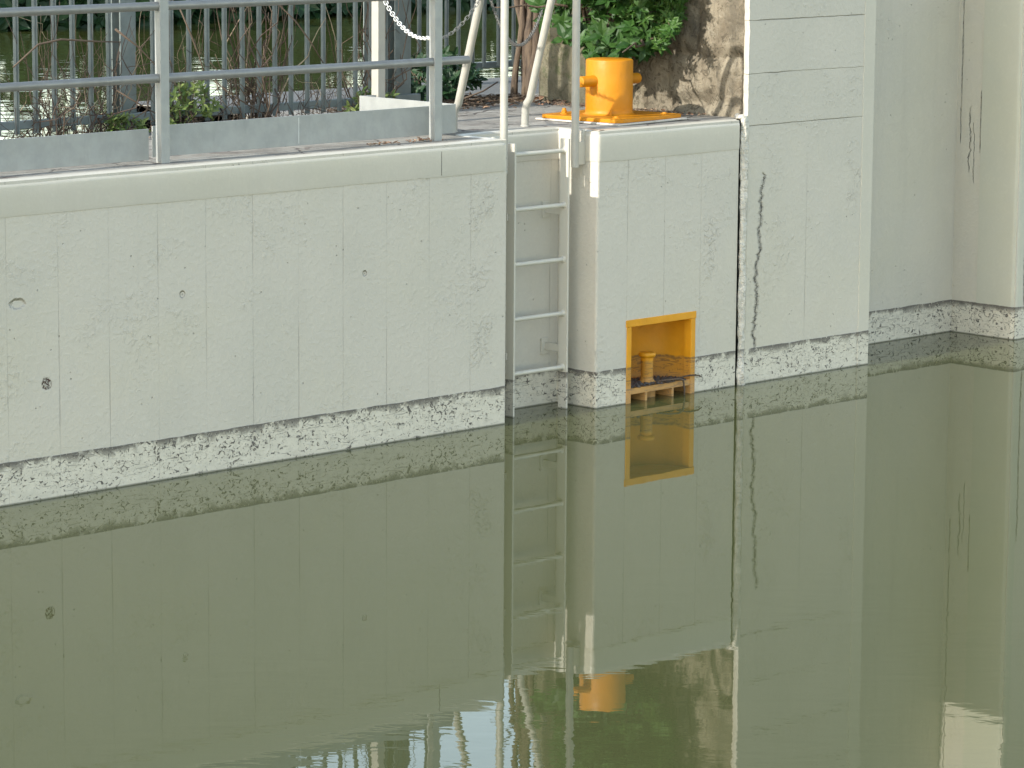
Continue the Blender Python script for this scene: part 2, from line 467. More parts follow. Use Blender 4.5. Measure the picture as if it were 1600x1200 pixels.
def stone_material():
    n = NT('old_sandstone')
    c = n.mix(n.ramp(n.noise(5, 6, 0.7, 0.6), 0.35, 0.66), (0.27, 0.235, 0.175), (0.15, 0.125, 0.09))
    c = n.mix(n.m('MULTIPLY', n.ramp(n.noise(22, 6, 0.75, 1.0), 0.50, 0.60), 0.7), c, (0.06, 0.05, 0.035))
    c = n.mix(n.m('MULTIPLY', n.ramp(n.noise(12, 5, 0.7, 0.8), 0.60, 0.68), 0.45), c, (0.37, 0.335, 0.26))
    c = n.mix(n.m('MULTIPLY', n.ramp(n.noise(7, 5, 0.7, 0.5, v=n.scale(n.co, (1, 1, 0.22))), 0.47, 0.62), 0.55), c, (0.10, 0.09, 0.07))
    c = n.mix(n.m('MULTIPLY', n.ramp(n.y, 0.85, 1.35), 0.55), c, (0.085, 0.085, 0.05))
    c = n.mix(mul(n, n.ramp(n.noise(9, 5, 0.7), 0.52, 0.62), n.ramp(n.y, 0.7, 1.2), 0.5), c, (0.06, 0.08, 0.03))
    h = add(n, n.m('MULTIPLY', n.noise(30, 6, 0.75, 0.8), 0.010), n.m('MULTIPLY', n.noise(90, 4, 0.7), 0.005))
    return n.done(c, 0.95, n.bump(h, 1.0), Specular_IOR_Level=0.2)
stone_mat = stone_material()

def water_material(name, base, a1, a2, sc1, sc2, far=None, sss=0.0, rot=False):
    n = NT(name)
    v = n.scale(n.co, (1, 1, 1))
    w1 = n.noise(sc1, 2, 0.5, 0.4)
    if rot:   # wavelets with long crests
        u = n.m('MULTIPLY', n.m('ADD', n.x, n.y), 0.7071); w = n.m('MULTIPLY', n.m('SUBTRACT', n.x, n.y), 0.7071)
        w2 = n.noise(1.0, 3, 0.55, 0.3, v=n.vec(n.m('MULTIPLY', u, rot[0]), n.m('MULTIPLY', w, rot[1]), 0.0))
    else:
        w2 = n.noise(sc2, 2, 0.5, 0.2)
    amp = n.ramp(n.noise(0.55, 2, 0.5), 0.35, 0.65, 0.35, 1.3)
    if far:   # ruffled a little more away from the sheltering wall
        amp = n.m('MULTIPLY', amp, n.ramp(n.m('MULTIPLY', n.y, -1.0), far[0], far[1], far[2], far[3]))
    h = n.m('ADD', n.m('MULTIPLY', w1, a1), n.m('MULTIPLY', mul(n, w2, amp), a2))
    kw = dict(IOR=1.33, Specular_IOR_Level=0.5)
    m = n.done(base, 0.012, n.bump(h, 1.0), **kw)
    if sss:
        n.p.subsurface_method = 'RANDOM_WALK'
        n.p.inputs['Subsurface Weight'].default_value = 1.0
        n.p.inputs['Subsurface Radius'].default_value = (0.9, 1.0, 0.6)
        n.p.inputs['Subsurface Scale'].default_value = sss
    return m
lock_water_mat = water_material('murky_lock_water', (0.062, 0.069, 0.027), 0.0006, 0.0004, 0.9, 1.0, far=(0.3, 6.0, 0.22, 1.7), rot=(7.0, 3.0))
river_water_mat = water_material('olive_river_water', (0.052, 0.060, 0.016), 0.0030, 0.0075, 1.3, 5, rot=(3.2, 0.8))

def leaf_material(name, a, b, rough=0.5, trans=0.25):
    n = NT(name)
    oi = n.t.nodes.new('ShaderNodeNewGeometry')
    c = n.mix(oi.outputs['Random Per Island'], a, b)
    m = n.done(c, rough, Specular_IOR_Level=0.35)
    tr = n.t.nodes.new('ShaderNodeBsdfTranslucent'); n.set(tr.inputs[0], c)
    mx = n.t.nodes.new('ShaderNodeMixShader'); mx.inputs[0].default_value = trans
    n.t.links.new(n.p.outputs[0], mx.inputs[1]); n.t.links.new(tr.outputs[0], mx.inputs[2])
    n.t.links.new(mx.outputs[0], n.out.inputs[0])
    return m
leaf_fresh = leaf_material('shrub_leaf', (0.018, 0.06, 0.010), (0.05, 0.115, 0.022))
leaf_fine = leaf_material('fine_leaf', (0.03, 0.09, 0.012), (0.075, 0.15, 0.028))
leaf_dark = leaf_material('dark_leaf', (0.010, 0.035, 0.013), (0.026, 0.065, 0.022))
leaf_weed = leaf_material('weed_leaf', (0.09, 0.15, 0.035), (0.19, 0.23, 0.07))
leaf_tree = leaf_material('tree_leaf', (0.03, 0.06, 0.015), (0.08, 0.12, 0.03))
leaf_dead = leaf_material('dead_leaf', (0.20, 0.10, 0.06), (0.42, 0.30, 0.20), 0.8, 0.1)
def bark(name, a, b):
    n = NT(name)
    v = n.scale(n.co, (1, 1, 0.2))
    return n.done(n.mix(n.ramp(n.noise(40, 5, 0.7, v=v), 0.35, 0.65), a, b), 0.9, n.bump(n.noise(60, 5, v=v), 0.006))
stem_mat = bark('brown_stem', (0.12, 0.085, 0.055), (0.06, 0.042, 0.03))
bark_mat = bark('tree_bark', (0.12, 0.09, 0.06), (0.05, 0.04, 0.03))
def vine_material():
    n = NT('dry_vine')
    oi = n.t.nodes.new('ShaderNodeNewGeometry')
    r_ = n.t.nodes.new('ShaderNodeValToRGB'); n.t.links.new(oi.outputs['Random Per Island'], r_.inputs[0])
    e = r_.color_ramp.elements
    e[0].position = 0; e[0].color = (0.06, 0.038, 0.028, 1); e[1].position = 1; e[1].color = (0.34, 0.28, 0.19, 1)
    q = e.new(0.8); q.color = (0.11, 0.08, 0.055, 1)
    return n.done(r_.outputs[0], 0.85)
vine_mat = vine_material()

def simple(name, c, rough=0.9, b=0.01, sc=20, c2=None):
    n = NT(name)
    return n.done(n.mix(n.noise(sc, 5, 0.6), c, c2 or tuple(q*0.6 for q in c)), rough, n.bump(n.noise(sc*3, 4), b))
ground_mat = simple('river_bed', (0.10, 0.09, 0.06), sc=1)
bank_mat = simple('bank_grass', (0.05, 0.09, 0.03), sc=2, b=0.05)
pad_mat = simple('white_grout', (0.62, 0.60, 0.54), 0.8, 0.003, 40, (0.42, 0.38, 0.33))
mud_mat = simple('dark_silt', (0.09, 0.08, 0.075), 0.6, 0.01, 30, (0.045, 0.04, 0.035))

def filler_material():
    n = NT('joint_sealant')
    c = n.mix(n.ramp(n.noise(12, 4), 0.35, 0.7), (0.66, 0.62, 0.54), (0.52, 0.49, 0.42))
    inb, dark, wet = band_mask(n)
    c = n.mix(n.m('MULTIPLY', dark, 0.6), c, (0.06, 0.05, 0.045))
    v = n.scale(n.co, (1, 1, 2.0))
    return n.done(c, 0.5, n.bump(n.noise(22, 4, 0.6, 1.0, v=v), 0.014))
filler_mat = filler_material()
gap_mat = simple('dark_joint', (0.05, 0.05, 0.045), 0.95)
def dark_band():
    return None

# ---------------------------------------------------------------- ground, waters
m = MB(); m.add([(-400,-400,-3.0),(600,-400,-3.0),(600,600,-3.0),(-400,600,-3.0)], [(0,1,2,3)])
tag(m.build('ground', ground_mat, fix=False), kind='structure')
m = MB(); m.box(-40, 40, -40, 1.0, -2.9, 0.0)
tag(m.build('lock_water', lock_water_mat), kind='structure')
m = MB(); m.add([(-120,1.3,-0.02),(140,1.3,-0.02),(140,140,-0.02),(-120,140,-0.02)], [(0,1,2,3)])
tag(m.build('river_water', river_water_mat, fix=False), kind='structure')

# ---------------------------------------------------------------- lock wall with ladder niche and pier
ZB = -2.6
lock_wall = empty('lock_wall', (0, 0, 0))
tag(lock_wall, 'pale grey-green painted concrete lock wall with ladder niche and rounded coping, standing in the water', 'wall')
BX0, BX1, BZ1 = 0.945, 1.513, 0.465
m = MB()
def quad(x0, y0, x1, y1, z0, z1):
    m.add([(x0,y0,z0),(x1,y1,z0),(x1,y1,z1),(x0,y0,z1)], [(0,1,2,3)])
T = H-0.003
fil = 0.012
path = [(-9.0, 0), (-0.012, 0), (-0.0035, 0.0035), (0, 0.012), (0, 0.30), (0.70, 0.30), (0.70, 0.012), (0.7035, 0.0035), (0.712, 0), (BX0, 0)]
for a, b in zip(path[:-1], path[1:]): quad(*a, *b, ZB, T)
quad(BX0, 0, BX1, 0, BZ1, T); quad(BX0, 0, BX1, 0, ZB, -0.5)
quad(BX1, 0, 1.863, 0, ZB, T); quad(1.863, 0, 1.863, 0.08, ZB, T)
quad(BX1, 0, BX1, 0.30, -0.5, BZ1); quad(BX0, 0.30, BX0, 0, -0.5, BZ1); quad(BX0, 0.30, BX1, 0.30, -0.5, BZ1)
m.add([(BX0,0,BZ1),(BX1,0,BZ1),(BX1,.3,BZ1),(BX0,.3,BZ1)], [(0,1,2,3)])
m.add([(BX0,0,-.5),(BX1,0,-.5),(BX1,.3,-.5),(BX0,.3,-.5)], [(3,2,1,0)])
m.build('wall_body', wall_mat, lock_wall, fix=False)
m = MB(); m.box(1.8635, 1.945, 0.06, 0.08, ZB, T-0.01); m.build('joint_backing', gap_mat, lock_wall)

# coping: swept profile with mitred corners, ragged lower edge
def sweep_coping():
    pts = []
    def seg(a, b, step=0.02):
        a = Vector(a); b = Vector(b); k = max(1, int((b-a).length/step))
        for i in range(k): pts.append(a.lerp(b, i/k))
    def fillet(c, p0, p1, r, k=5):
        c = Vector(c); d0 = (Vector(p0)-c).normalized(); d1 = (Vector(p1)-c).normalized()
        o = c+(d0+d1)*r
        a0 = c+d0*r-o; a1 = c+d1*r-o
        res = []
        for i in range(k+1):
            t = i/k
            v = (a0*math.cos(t*PI/2)+a1*math.sin(t*PI/2))
            res.append(o+v)
        return res
    f1 = fillet((0, 0), (-1, 0), (0, 1), 0.03)
    f2 = fillet((0, 0.30), (0, 0), (1, 0.30), 0.012)
    f3 = fillet((0.70, 0.30), (0, 0.30), (0.70, 0), 0.012)
    f4 = fillet((0.70, 0), (0.70, 1), (2, 0), 0.016)
    seg((-9, 0), (-4, 0), 0.2)
    seg((-4, 0), f1[0]); pts.extend(f1[:-1]); seg(f1[-1], f2[0]); pts.extend(f2[:-1]); seg(f2[-1], f3[0]); pts.extend(f3[:-1])
    seg(f3[-1], f4[0]); pts.extend(f4[:-1]); seg(f4[-1], (1.863, 0)); pts.append(Vector((1.863, 0)))
    prof = [(-0.085, H-0.004), (-0.070, H+0.003), (-0.046, H+0.004)]
    r = 0.036
    for i in range(1, 8):
        t = i/7*PI/2
        prof.append((-0.046+math.sin(t)*0.051, H+0.004-r+math.cos(t)*r))
    prof += [(0.005, 1.45), (0.005, 1.38), (0.0035, 1.363), (-0.004, 1.361)]
    np_ = len(prof)
    mb = MB(); vs = []; n = len(pts)
    for i, p in enumerate(pts):
        a = pts[max(i-1, 0)]; b = pts[min(i+1, n-1)]
        d1 = (p-a).normalized() if i else (b-p).normalized()
        d2 = (b-p).normalized() if i < n-1 else d1
        n1 = Vector((d1.y, -d1.x)); n2 = Vector((d2.y, -d2.x))
        nn = (n1+n2).normalized(); k = 1/max(0.4, nn.dot(n1))
        for j, (o, z) in enumerate(prof):
            s = noise.noise(Vector((p.x*5, p.y*5, 3.0)))
            s2 = noise.noise(Vector((p.x*30, p.y*30, 8.0)))
            zz = z
            if j >= np_-2: zz += s*0.003+s2*0.004*max(0, noise.noise(Vector((p.x*2.2, 5, 0))))*3
            oo = o + (0.0015*noise.noise(Vector((p.x*3, p.y*3, z*4))) if 3 < j < np_-1 else 0)
            if j < 2: oo += s*0.02+s2*0.01
            zz += 0.0015*noise.noise(Vector((p.x*1.3, p.y*1.3, 0)))
            q = p+nn*(oo*k)
            vs.append((q.x, q.y, zz))
    fs = [(i*np_+j, (i+1)*np_+j, (i+1)*np_+j+1, i*np_+j+1) for i in range(n-1) for j in range(np_-1)]
    mb.add(vs, fs)
    e = (n-1)*np_
    mb.add([vs[e+j] for j in range(np_)]+[(1.863, 0.075, 1.36)], [tuple(range(np_+1))])
    return mb
cop = sweep_coping().build('coping', coping_mat, lock_wall, smooth=40)
# thin vertical joints in the coping face
m = MB()
for x in (-0.490, -4.3): m.box(x-0.0012, x+0.0012, -0.0060, -0.0045, 1.37, H-0.035)
m.build('coping_joint', gap_mat, lock_wall)

# quay deck (one sheet with its edge walls behind), far path
def deck_mesh():
    mb = MB()
    nx, ny = 150, 34
    x0, x1, y0, y1 = -9.0, 1.95, 0.055, 1.62
    # polygonal deck pieces, subdivided so that the surface undulates slightly
    def sheet(xa, xb, ya, yb, st=0.05):
        kx = max(1, int((xb-xa)/st)); ky = max(1, int((yb-ya)/st)); vs = []
        for j in range(ky+1):
            for i in range(kx+1):
                x = xa+(xb-xa)*i/kx; y = ya+(yb-ya)*j/ky
                vs.append((x, y, H+0.003*noise.noise(Vector((x*2.5, y*4, 0)))))
        mb.add(vs, [(j*(kx+1)+i, j*(kx+1)+i+1, (j+1)*(kx+1)+i+1, (j+1)*(kx+1)+i) for j in range(ky) for i in range(kx)])
    sheet(-9.0, -0.055, 0.055, 1.62)
    sheet(-0.055, 0.755, 0.355, 2.1)
    sheet(0.755, 1.97, 0.055, 2.1)
    sheet(1.97, 3.4, 1.70, 2.1)
    # retaining faces towards the river
    mb.add([(-9,1.62,H),(-0.055,1.62,H),(-0.055,1.62,-2.9),(-9,1.62,-2.9)], [(0,1,2,3)])
    mb.add([(-0.055,1.62,H),(-0.055,3.25,H),(-0.055,3.25,-2.9),(-0.055,1.62,-2.9)], [(0,1,2,3)])
    return mb
tag(deck_mesh().build('quay_deck', deck_mat), kind='structure')
m = MB(); m.box(-0.055, 9.0, 2.1, 3.25, -2.9, H-0.004)
tag(m.build('path', path_mat), kind='structure')

# ---------------------------------------------------------------- tall abutment on the right
ab = empty('lock_abutment', (3.0, 0, 0))
tag(ab, 'tall pale concrete wall right of the sealed joint, with vertical recess and crack', 'wall')
AT = 3.2
def abutment():
    mb = MB()
    k = 90
    zs = [ZB]+[0.0+AT*i/k for i in range(k+1)]
    # jagged left edge of the concrete skin
    ex = []
    for z in zs:
        if z > H-0.02: ex.append(1.925+0.008*noise.noise(Vector((z*14, 0, 5)))+0.004*noise.noise(Vector((z*50, 0, 5))))
        else: ex.append(1.935+0.004*noise.noise(Vector((z*20, 0, 5))))
    vs = []
    for z, e in zip(zs, ex):
        vs += [(e+0.022, 0.046, z), (e+0.003, 0.010, z), (e+0.012, 0.0, z), (e+0.05, 0.0, z), (2.45, 0.0, z), (3.065, 0.0, z)]
    n = 6
    mb.add(vs, [(i*n+j, i*n+j+1, (i+1)*n+j+1, (i+1)*n+j) for i in range(len(zs)-1) for j in range(n-1)])
    return mb
abutment().build('concrete_face', tower_mat, ab, fix=False)
m = MB()
def wq(x0, y0, x1, y1, z0=ZB, z1=AT): m.add([(x0,y0,z0),(x1,y1,z0),(x1,y1,z1),(x0,y0,z1)], [(0,1,2,3)])
wq(3.065, 0, 3.065, 0.5); wq(3.065, 0.5, 4.52, 0.5); wq(4.52, 0.5, 4.52, 0.0); wq(4.52, 0.0, 9.0, 0.0)
m.add([(1.96,.02,AT),(3.06,.02,AT),(3.06,.5,AT),(4.52,.5,AT),(4.52,0,AT),(9,0,AT),(9,1.69,AT),(1.96,1.69,AT)], [tuple(range(8))])
wq(9.0, 0.0, 9.0, 1.69); wq(9.0, 1.69, 1.96, 1.69)
m.build('recess_wall', recess_mat, ab, fix=False)
# steel-smooth corner band at the end of the front face and the rounded armour of the recess
m = MB(); m.box(2.965, 3.068, -0.003, 0.06, ZB, AT+0.002)
n_ = concrete('corner_band_paint', smooth=True, base=(0.560, 0.527, 0.445))
m.build('corner_band', n_, ab, bevel=0.004)
m = MB(); pr = []
for i in range(11):
    t = i/10*PI/2
    pr.append((4.545-0.03*math.cos(t)-0.0, 0.03-0.035*math.sin(t)))
poly = [(4.56, 0.30), (4.514, 0.30), (4.513, 0.10)]+[(4.548-0.038*math.cos(t/10*PI/2), 0.034-0.038*math.sin(t/10*PI/2)) for t in range(11)]+[(4.585, -0.004), (4.585, 0.05)]
m.prism(poly, ZB, AT+0.003)
m.build('corner_armour', concrete('armour_paint', smooth=True, base=(0.50, 0.49, 0.41)), ab, smooth=30)

# stone facing behind the concrete skin
def stone_face():
    mb = MB()
    y0, y1, z0, z1 = 0.035, 1.70, H-0.05, AT+0.05
    ny, nz = 130, 120
    rows = [H-0.06, H+0.34, H+0.70, H+1.05, H+1.48]
    joints = [[0.075, 0.66, 1.22, 1.70], [0.075, 0.42, 1.0, 1.45, 1.70], [0.075, 0.7, 1.25, 1.70], [0.075, 0.5, 1.1, 1.70]]
    vs = []
    for j in range(nz+1):
        z = z0+(z1-z0)*j/nz
        for i in range(ny+1):
            y = y0+(y1-y0)*i/ny
            zw = z+0.015*noise.noise(Vector((y*3, z*3, 2)))
            yw = y+0.02*noise.noise(Vector((y*4, z*4, 9)))
            r = 0
            while r < 3 and zw > rows[r+1]: r += 1
            dz = min(abs(zw-rows[r]), abs(zw-rows[r+1]))
            dy = min(abs(yw-q) for q in joints[r])
            if y < 0.3: dy = max(dy, 0.1) if r != 0 else dy
            d = min(dz, dy)
            bulge = min(1.0, d/0.07)**0.5
            rnd = noise.noise(Vector((r*7.3, round(y*2), 1)))*0.012
            n1 = noise.fractal(Vector((y*5, z*5, 1.5)), 1.0, 2.0, 5)
            n2 = noise.fractal(Vector((y*18, z*18, 4.5)), 0.9, 2.0, 4)
            dep = 0.030*bulge+rnd*bulge+0.012*n1+0.004*n2
            if 0.1 < y < 0.8 and z < H+0.2:      # curved hollow set low into the lowest block
                u = max(0.0, 1-((y-0.45)/0.32)**2)*max(0.0, 1-abs(z-(H+0.06+0.07*(0.55-y)))/0.07)
                dep -= 0.045*u
            vs.append((1.985-dep, y, z))
    mb.add(vs, [(j*(ny+1)+i, (j+1)*(ny+1)+i, (j+1)*(ny+1)+i+1, j*(ny+1)+i+1) for j in range(nz) for i in range(ny)])
    e = len(vs)
    # far end return of the masonry
    b = [vs[j*(ny+1)+ny] for j in range(nz+1)]
    for j in range(nz):
        mb.add([b[j], b[j+1], (3.2, 1.72, b[j+1][2]), (3.2, 1.72, b[j][2])], [(0,1,2,3)])
    return mb
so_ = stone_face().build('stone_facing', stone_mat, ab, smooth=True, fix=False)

# expansion joint filled with lumpy sealant
def filler():
    mb = MB(); k = 220; n = 14; vs = []
    for i in range(k+1):
        z = -0.5+(H+0.02+0.5)*i/k
        for j in range(n+1):
            an = PI*(j/n)
            d = Vector((-math.cos(an), -math.sin(an)))
            s = noise.noise(Vector((z*7, an*0.7, 0)))*0.0095+noise.noise(Vector((z*21, an*1.5, 4)))*0.0055+noise.noise(Vector((z*50, an*3, 7)))*0.003
            top = 1.0+0.25*max(0, (z-1.15)/0.4)
            vs.append((1.920+d.x*(0.027+s)*top, 0.012+d.y*(0.021+s*1.2), z))
    mb.add(vs, [(i*(n+1)+j, i*(n+1)+j+1, (i+1)*(n+1)+j+1, (i+1)*(n+1)+j) for i in range(k) for j in range(n)])
    e = vs[-(n+1):]
    mb.add(e+[(1.906, 0.05, H+0.028)], [(j, j+1, n+1) for j in range(n)])
    return mb
o = filler().build('joint_filler', filler_mat, smooth=True, fix=False, loc=(1.906, 0.03, 0))
tag(o, 'lumpy pale sealant filling the vertical joint between the pier and the tall wall', 'joint filler')
def rubble():
    mb = MB()
    for i in range(9):
        c = Vector((1.915+random.uniform(-0.03, 0.05), 0.03+random.uniform(-0.02, 0.05), H+0.012+random.uniform(-0.005, 0.012)))
        r = random.uniform(0.012, 0.022)
        vs = []
        for a in range(5):
            for b in range(8):
                th = PI*a/4; ph = 2*PI*b/8
                d = Vector((math.sin(th)*math.cos(ph), math.sin(th)*math.sin(ph), math.cos(th)*0.7))
                vs.append(c+d*r*(1+0.5*noise.noise(d*2+c*40)))
        mb.add(vs, [(a*8+b, a*8+(b+1) % 8, (a+1)*8+(b+1) % 8, (a+1)*8+b) for a in range(4) for b in range(8)])
    return mb
o = rubble().build('mortar_rubble', pad_mat, smooth=True)
tag(o, 'crumbled pale mortar lumps on top of the sealed joint', 'rubble', kind='stuff')

# ---------------------------------------------------------------- ladder
lad = empty('lock_ladder', (0.375, 0.135, 0))
tag(lad, 'pale painted steel ladder with flat side rails and round rungs in the wall niche', 'ladder')
m = MB(); m.box(0.164, 0.176, 0.107, 0.170, -0.9, 1.487); ra = m.build('side_rail', ladder_tide, lad, bevel=0.0015)
m = MB(); m.box(0.576, 0.588, 0.105, 0.168, -0.9, 1.490); m.build('side_rail', ladder_tide, lad, bevel=0.0015)
for i in range(6):
    z = 1.425-i*0.2985
    m = MB(); m.tube([(0.170, 0.137, z), (0.582, 0.137, z)], 0.0125, 14)
    m.lathe([(0.0125, 0.566), (0.019, 0.573), (0.021, 0.577)], (0.0, 0.137, z), 14, 'x')
    m.build('rung', ladder_mat, lad, smooth=40)
for z in (1.09, 0.33, -0.4):
    for x in (0.150, 0.590):
        m = MB(); m.box(x, x+0.012, 0.150, 0.298, z-0.02, z+0.02); m.box(x-0.02, x+0.03, 0.290, 0.2995, z-0.045, z+0.045)
        m.build('wall_bracket', ladder_mat, lad, bevel=0.0015)

# ---------------------------------------------------------------- grab rails either side of the ladder
def grab_rail(x, side, label):
    g = empty('grab_rail', (x, 0.09, H))
    tag(g, label, 'grab rail', 'grab rails beside the ladder')
    P = [(x, 0.09, 1.335), (x, 0.09, H+1.02)]
    top = H+1.02; c = 0.14
    for i in range(1, 9):
        t = PI*i/9
        P.append((x, 0.14-0.05*math.cos(t), top+0.05*math.sin(t)))
    P += [(x, 0.195, top-0.02), (x+0.003, 0.44, H+0.16), (x+0.004, 0.462, H+0.135), (x+0.004, 0.476, H+0.10), (x+0.004, 0.48, H-0.002)]
    m = MB(); m.tube(P, 0.0215, 16)
    m.build('pole', pole_mat, g, smooth=50)
    m = MB()
    xa, xb = (x+0.018, 0.698) if side > 0 else (0.002, x-0.018)
    m.box(min(xa, xb), max(xa, xb), 0.095, 0.107, 1.345, 1.47)
    m.build('fixing_plate', ladder_mat, g, bevel=0.002)
    m = MB()
    xw = 0.691 if side > 0 else 0.001
    m.box(xw-0.012, xw+0.008, 0.098, 0.112, 1.40, H+0.004)
    m.build('wall_plate', ladder_mat, g, bevel=0.002)
    m = MB(); m.lathe([(0.021, 0.0), (0.026, 0.001), (0.024, 0.006), (0.0217, 0.008)], (x+0.004, 0.48, H+0.001), 16)
    m.build('weld_collar', pole_mat, g, smooth=40)
    return g
grab_rail(0.062, -1, 'pale bent grab pole at the left side of the ladder, next to the railing end')
grab_rail(0.612, 1, 'bent grab pole right of the ladder, in front of the yellow bollard')

# ---------------------------------------------------------------- guard rail on the quay
gr = empty('guard_railing', (-0.34, 0.2, H))
tag(gr, 'grey galvanised guard railing with round rails and flat toe board along the quay', 'railing')
def post_mb(x):
    m = MB(); y = 0.170; w = 0.027
    m.box(x-w, x+w, y, y+0.009, H+0.0, H+1.12)                 # front flat
    m.box(x-w+0.006, x-w+0.016, y+0.0092, y+0.050, H+0.0, H+1.12)   # web seen in the sun
    return m
for x in (-4.05, -2.196, -0.345):
    p = post_mb(x).build('post', galv_plate, gr, bevel=0.0012)
m = MB(); x = -0.345; m.box(x-0.075, x+0.045, 0.20, 0.285, H-0.002, H+0.007); m.build('foot_plate', galv_plate, gr, bevel=0.002)
for z in (1.945, 2.295, 2.645):
    m = MB()
    x1 = -0.105 if z < 2.6 else -0.30
    m.tube([(-6.0, 0.197, z), (x1, 0.197, z)] if z < 2.6 else [(-6, 0.197, z), (-0.345, 0.197, z)], 0.0215, 18)
    m.build('rail', galv, gr, smooth=50)
TB = (1.553, 1.706)
m = MB(); m.box(-6.0, -2.226, 0.262, 0.270, TB[0]-0.012, TB[1]-0.012); m.build('toe_board', galv_plate, gr, bevel=0.001)
m = MB(); m.box(-2.20, -0.127, 0.264, 0.272, TB[0], TB[1]); m.build('toe_board', galv_plate, gr, bevel=0.001)
m = MB(); m.box(-1.245, -1.2415, 0.2633, 0.2640, TB[0]+0.01, TB[1]-0.01); m.build('weld_line', chain_mat, gr)
m = MB(); m.box(-0.127, -0.119, 0.272, 1.02, TB[0], TB[1]); m.build('toe_board', galv_plate, gr, bevel=0.001)
m = MB(); m.box(-0.02, 0.035, 0.985, 1.04, H, H+1.12)
m.build('corner_post', pole_mat, gr, bevel=0.003)
m = MB(); m.box(-0.119, 0.0, 1.00, 1.012, TB[0], TB[1]); m.build('toe_board', galv_plate, gr, bevel=0.001)

# chains
def chain(a, b, sag, name, label, mat, L=0.040, wire=0.0034):
    a = Vector(a); b = Vector(b)
    g = empty(name, a); tag(g, label, 'chain')
    N = 200; P = []
    for i in range(N+1):
        t = i/N; p = a.lerp(b, t); p.z -= sag*4*t*(1-t); P.append(p)
    proto = MB(); ring = []
    hw = L*0.30
    for i in range(20):
        an = 2*PI*i/20
        ring.append((math.copysign(abs(math.cos(an))**0.75, math.cos(an))*L*0.60, math.copysign(abs(math.sin(an))**0.9, math.sin(an))*hw, 0))
    proto.tube(ring, wire, 6, closed=True)
    first = None; acc = 0.0; nxt = 0.0; k = 0
    for i in range(N):
        d = (P[i+1]-P[i]); l = d.length
        while acc+l >= nxt:
            pos = P[i]+d*((nxt-acc)/l)
            if first is None:
                o = proto.build('link', mat, None, smooth=True); first = o
            else: o = cpy(first)
            o.parent = g
            o.location = pos-a
            q = d.to_track_quat('X', 'Z')
            o.rotation_mode = 'QUATERNION'
            o.rotation_quaternion = q @ Matrix.Rotation(R(90)*(k % 2)+R(35), 3, 'X').to_quaternion()
            k += 1; nxt += L*0.86
        acc += l
    return g
chain((0.01, 0.98, 2.245), (-0.325, 0.232, 2.075), 0.085, 'chain', 'bright white link chain sagging from the corner post to the railing end post', chain_mat, 0.036, 0.0026)
chain((-0.30, 0.215, 2.06), (0.062, 0.255, 2.285), 0.045, 'chain', 'short dull chain rising from the railing end post to the left grab pole', chain_dull, 0.030, 0.0020)
chain((0.065, 0.20, 2.26), (1.93, 1.55, 2.32), 0.34, 'chain', 'dull grey chain sagging behind the ladder towards the old stone wall', chain_dull, 0.030, 0.0022)

# ---------------------------------------------------------------- big yellow bollard
bo = empty('mooring_bollard', (1.305, 0.50, H))
tag(bo, 'large yellow cylindrical bollard with side pins on a bolted base plate', 'bollard')
A = R(5.5)
def rp(x, y, z=0): return Vector((1.305+x*math.cos(A)-y*math.sin(A), 0.475+x*math.sin(A)+y*math.cos(A), z))
ex, ey = Vector((math.cos(A), math.sin(A), 0)), Vector((-math.sin(A), math.cos(A), 0))
m = MB(); poly = [rp(-0.315, -0.30), rp(0.305, -0.31), rp(0.32, 0.30), rp(-0.30, 0.31)]
m.prism([(p.x, p.y) for p in poly], H+0.002, H+0.012)
m.build('grout_pad', pad_mat, bo, bevel=0.003)
m = MB(); poly = [rp(-0.295, -0.255), rp(-0.255, -0.285), rp(0.28, -0.285), rp(0.295, -0.27), rp(0.295, 0.27), rp(0.27, 0.285), rp(-0.27, 0.285), rp(-0.295, 0.26)]
m.prism([(p.x, p.y) for p in poly], H+0.0125, H+0.034)
m.build('base_plate', yel, bo, bevel=0.004)
CX, CY = 1.300, 0.487
m = MB()
m.lathe([(0.150, 0.0), (0.140, 0.004), (0.1345, 0.012), (0.134, 0.03), (0.134, 0.30), (0.131, 0.307), (0.124, 0.311), (0.0, 0.312)], (CX, CY, H+0.034), 64)
m.build('barrel', yel, bo, smooth=35)
for s in (-1, 1):
    m = MB()
    m.lathe([(0.036, s*0.118), (0.033, s*0.145), (0.031, s*0.152), (0.031, s*0.232), (0.029, s*0.238), (0.024, s*0.2405), (0.0, s*0.241)], (CX, CY, H+0.225), 28, 'x')
    m.build('side_pin', yel, bo, smooth=40)
for (bx, by) in ((-0.20, 0.18), (0.21, 0.12), (0.21, -0.22), (-0.21, -0.20)):
    c = rp(bx, by)
    m = MB()
    if (bx, by) not in ((-0.21, -0.20), (0.21, -0.22)):
        m.lathe([(0.024, 0.0), (0.024, 0.004), (0.0165, 0.006), (0.0165, 0.019), (0.012, 0.023), (0.010, 0.034), (0.0, 0.036)], (c.x, c.y, H+0.034), 12)
    else:
        m.lathe([(0.022, 0.0), (0.022, 0.003), (0.013, 0.004), (0.012, 0.010), (0.0, 0.011)], (c.x, c.y, H+0.034), 12)
    m.build('anchor_bolt', yel, bo, smooth=30)
c = rp(-0.11, -0.16)
m = MB(); m.obox((CX-0.098, CY-0.105, H+0.05), Vector((0.707, 0.707, 0))*0.022, Vector((0.707, -0.707, 0))*0.005, (0, 0, 0.016))
m.build('gusset', yel, bo, bevel=0.002)

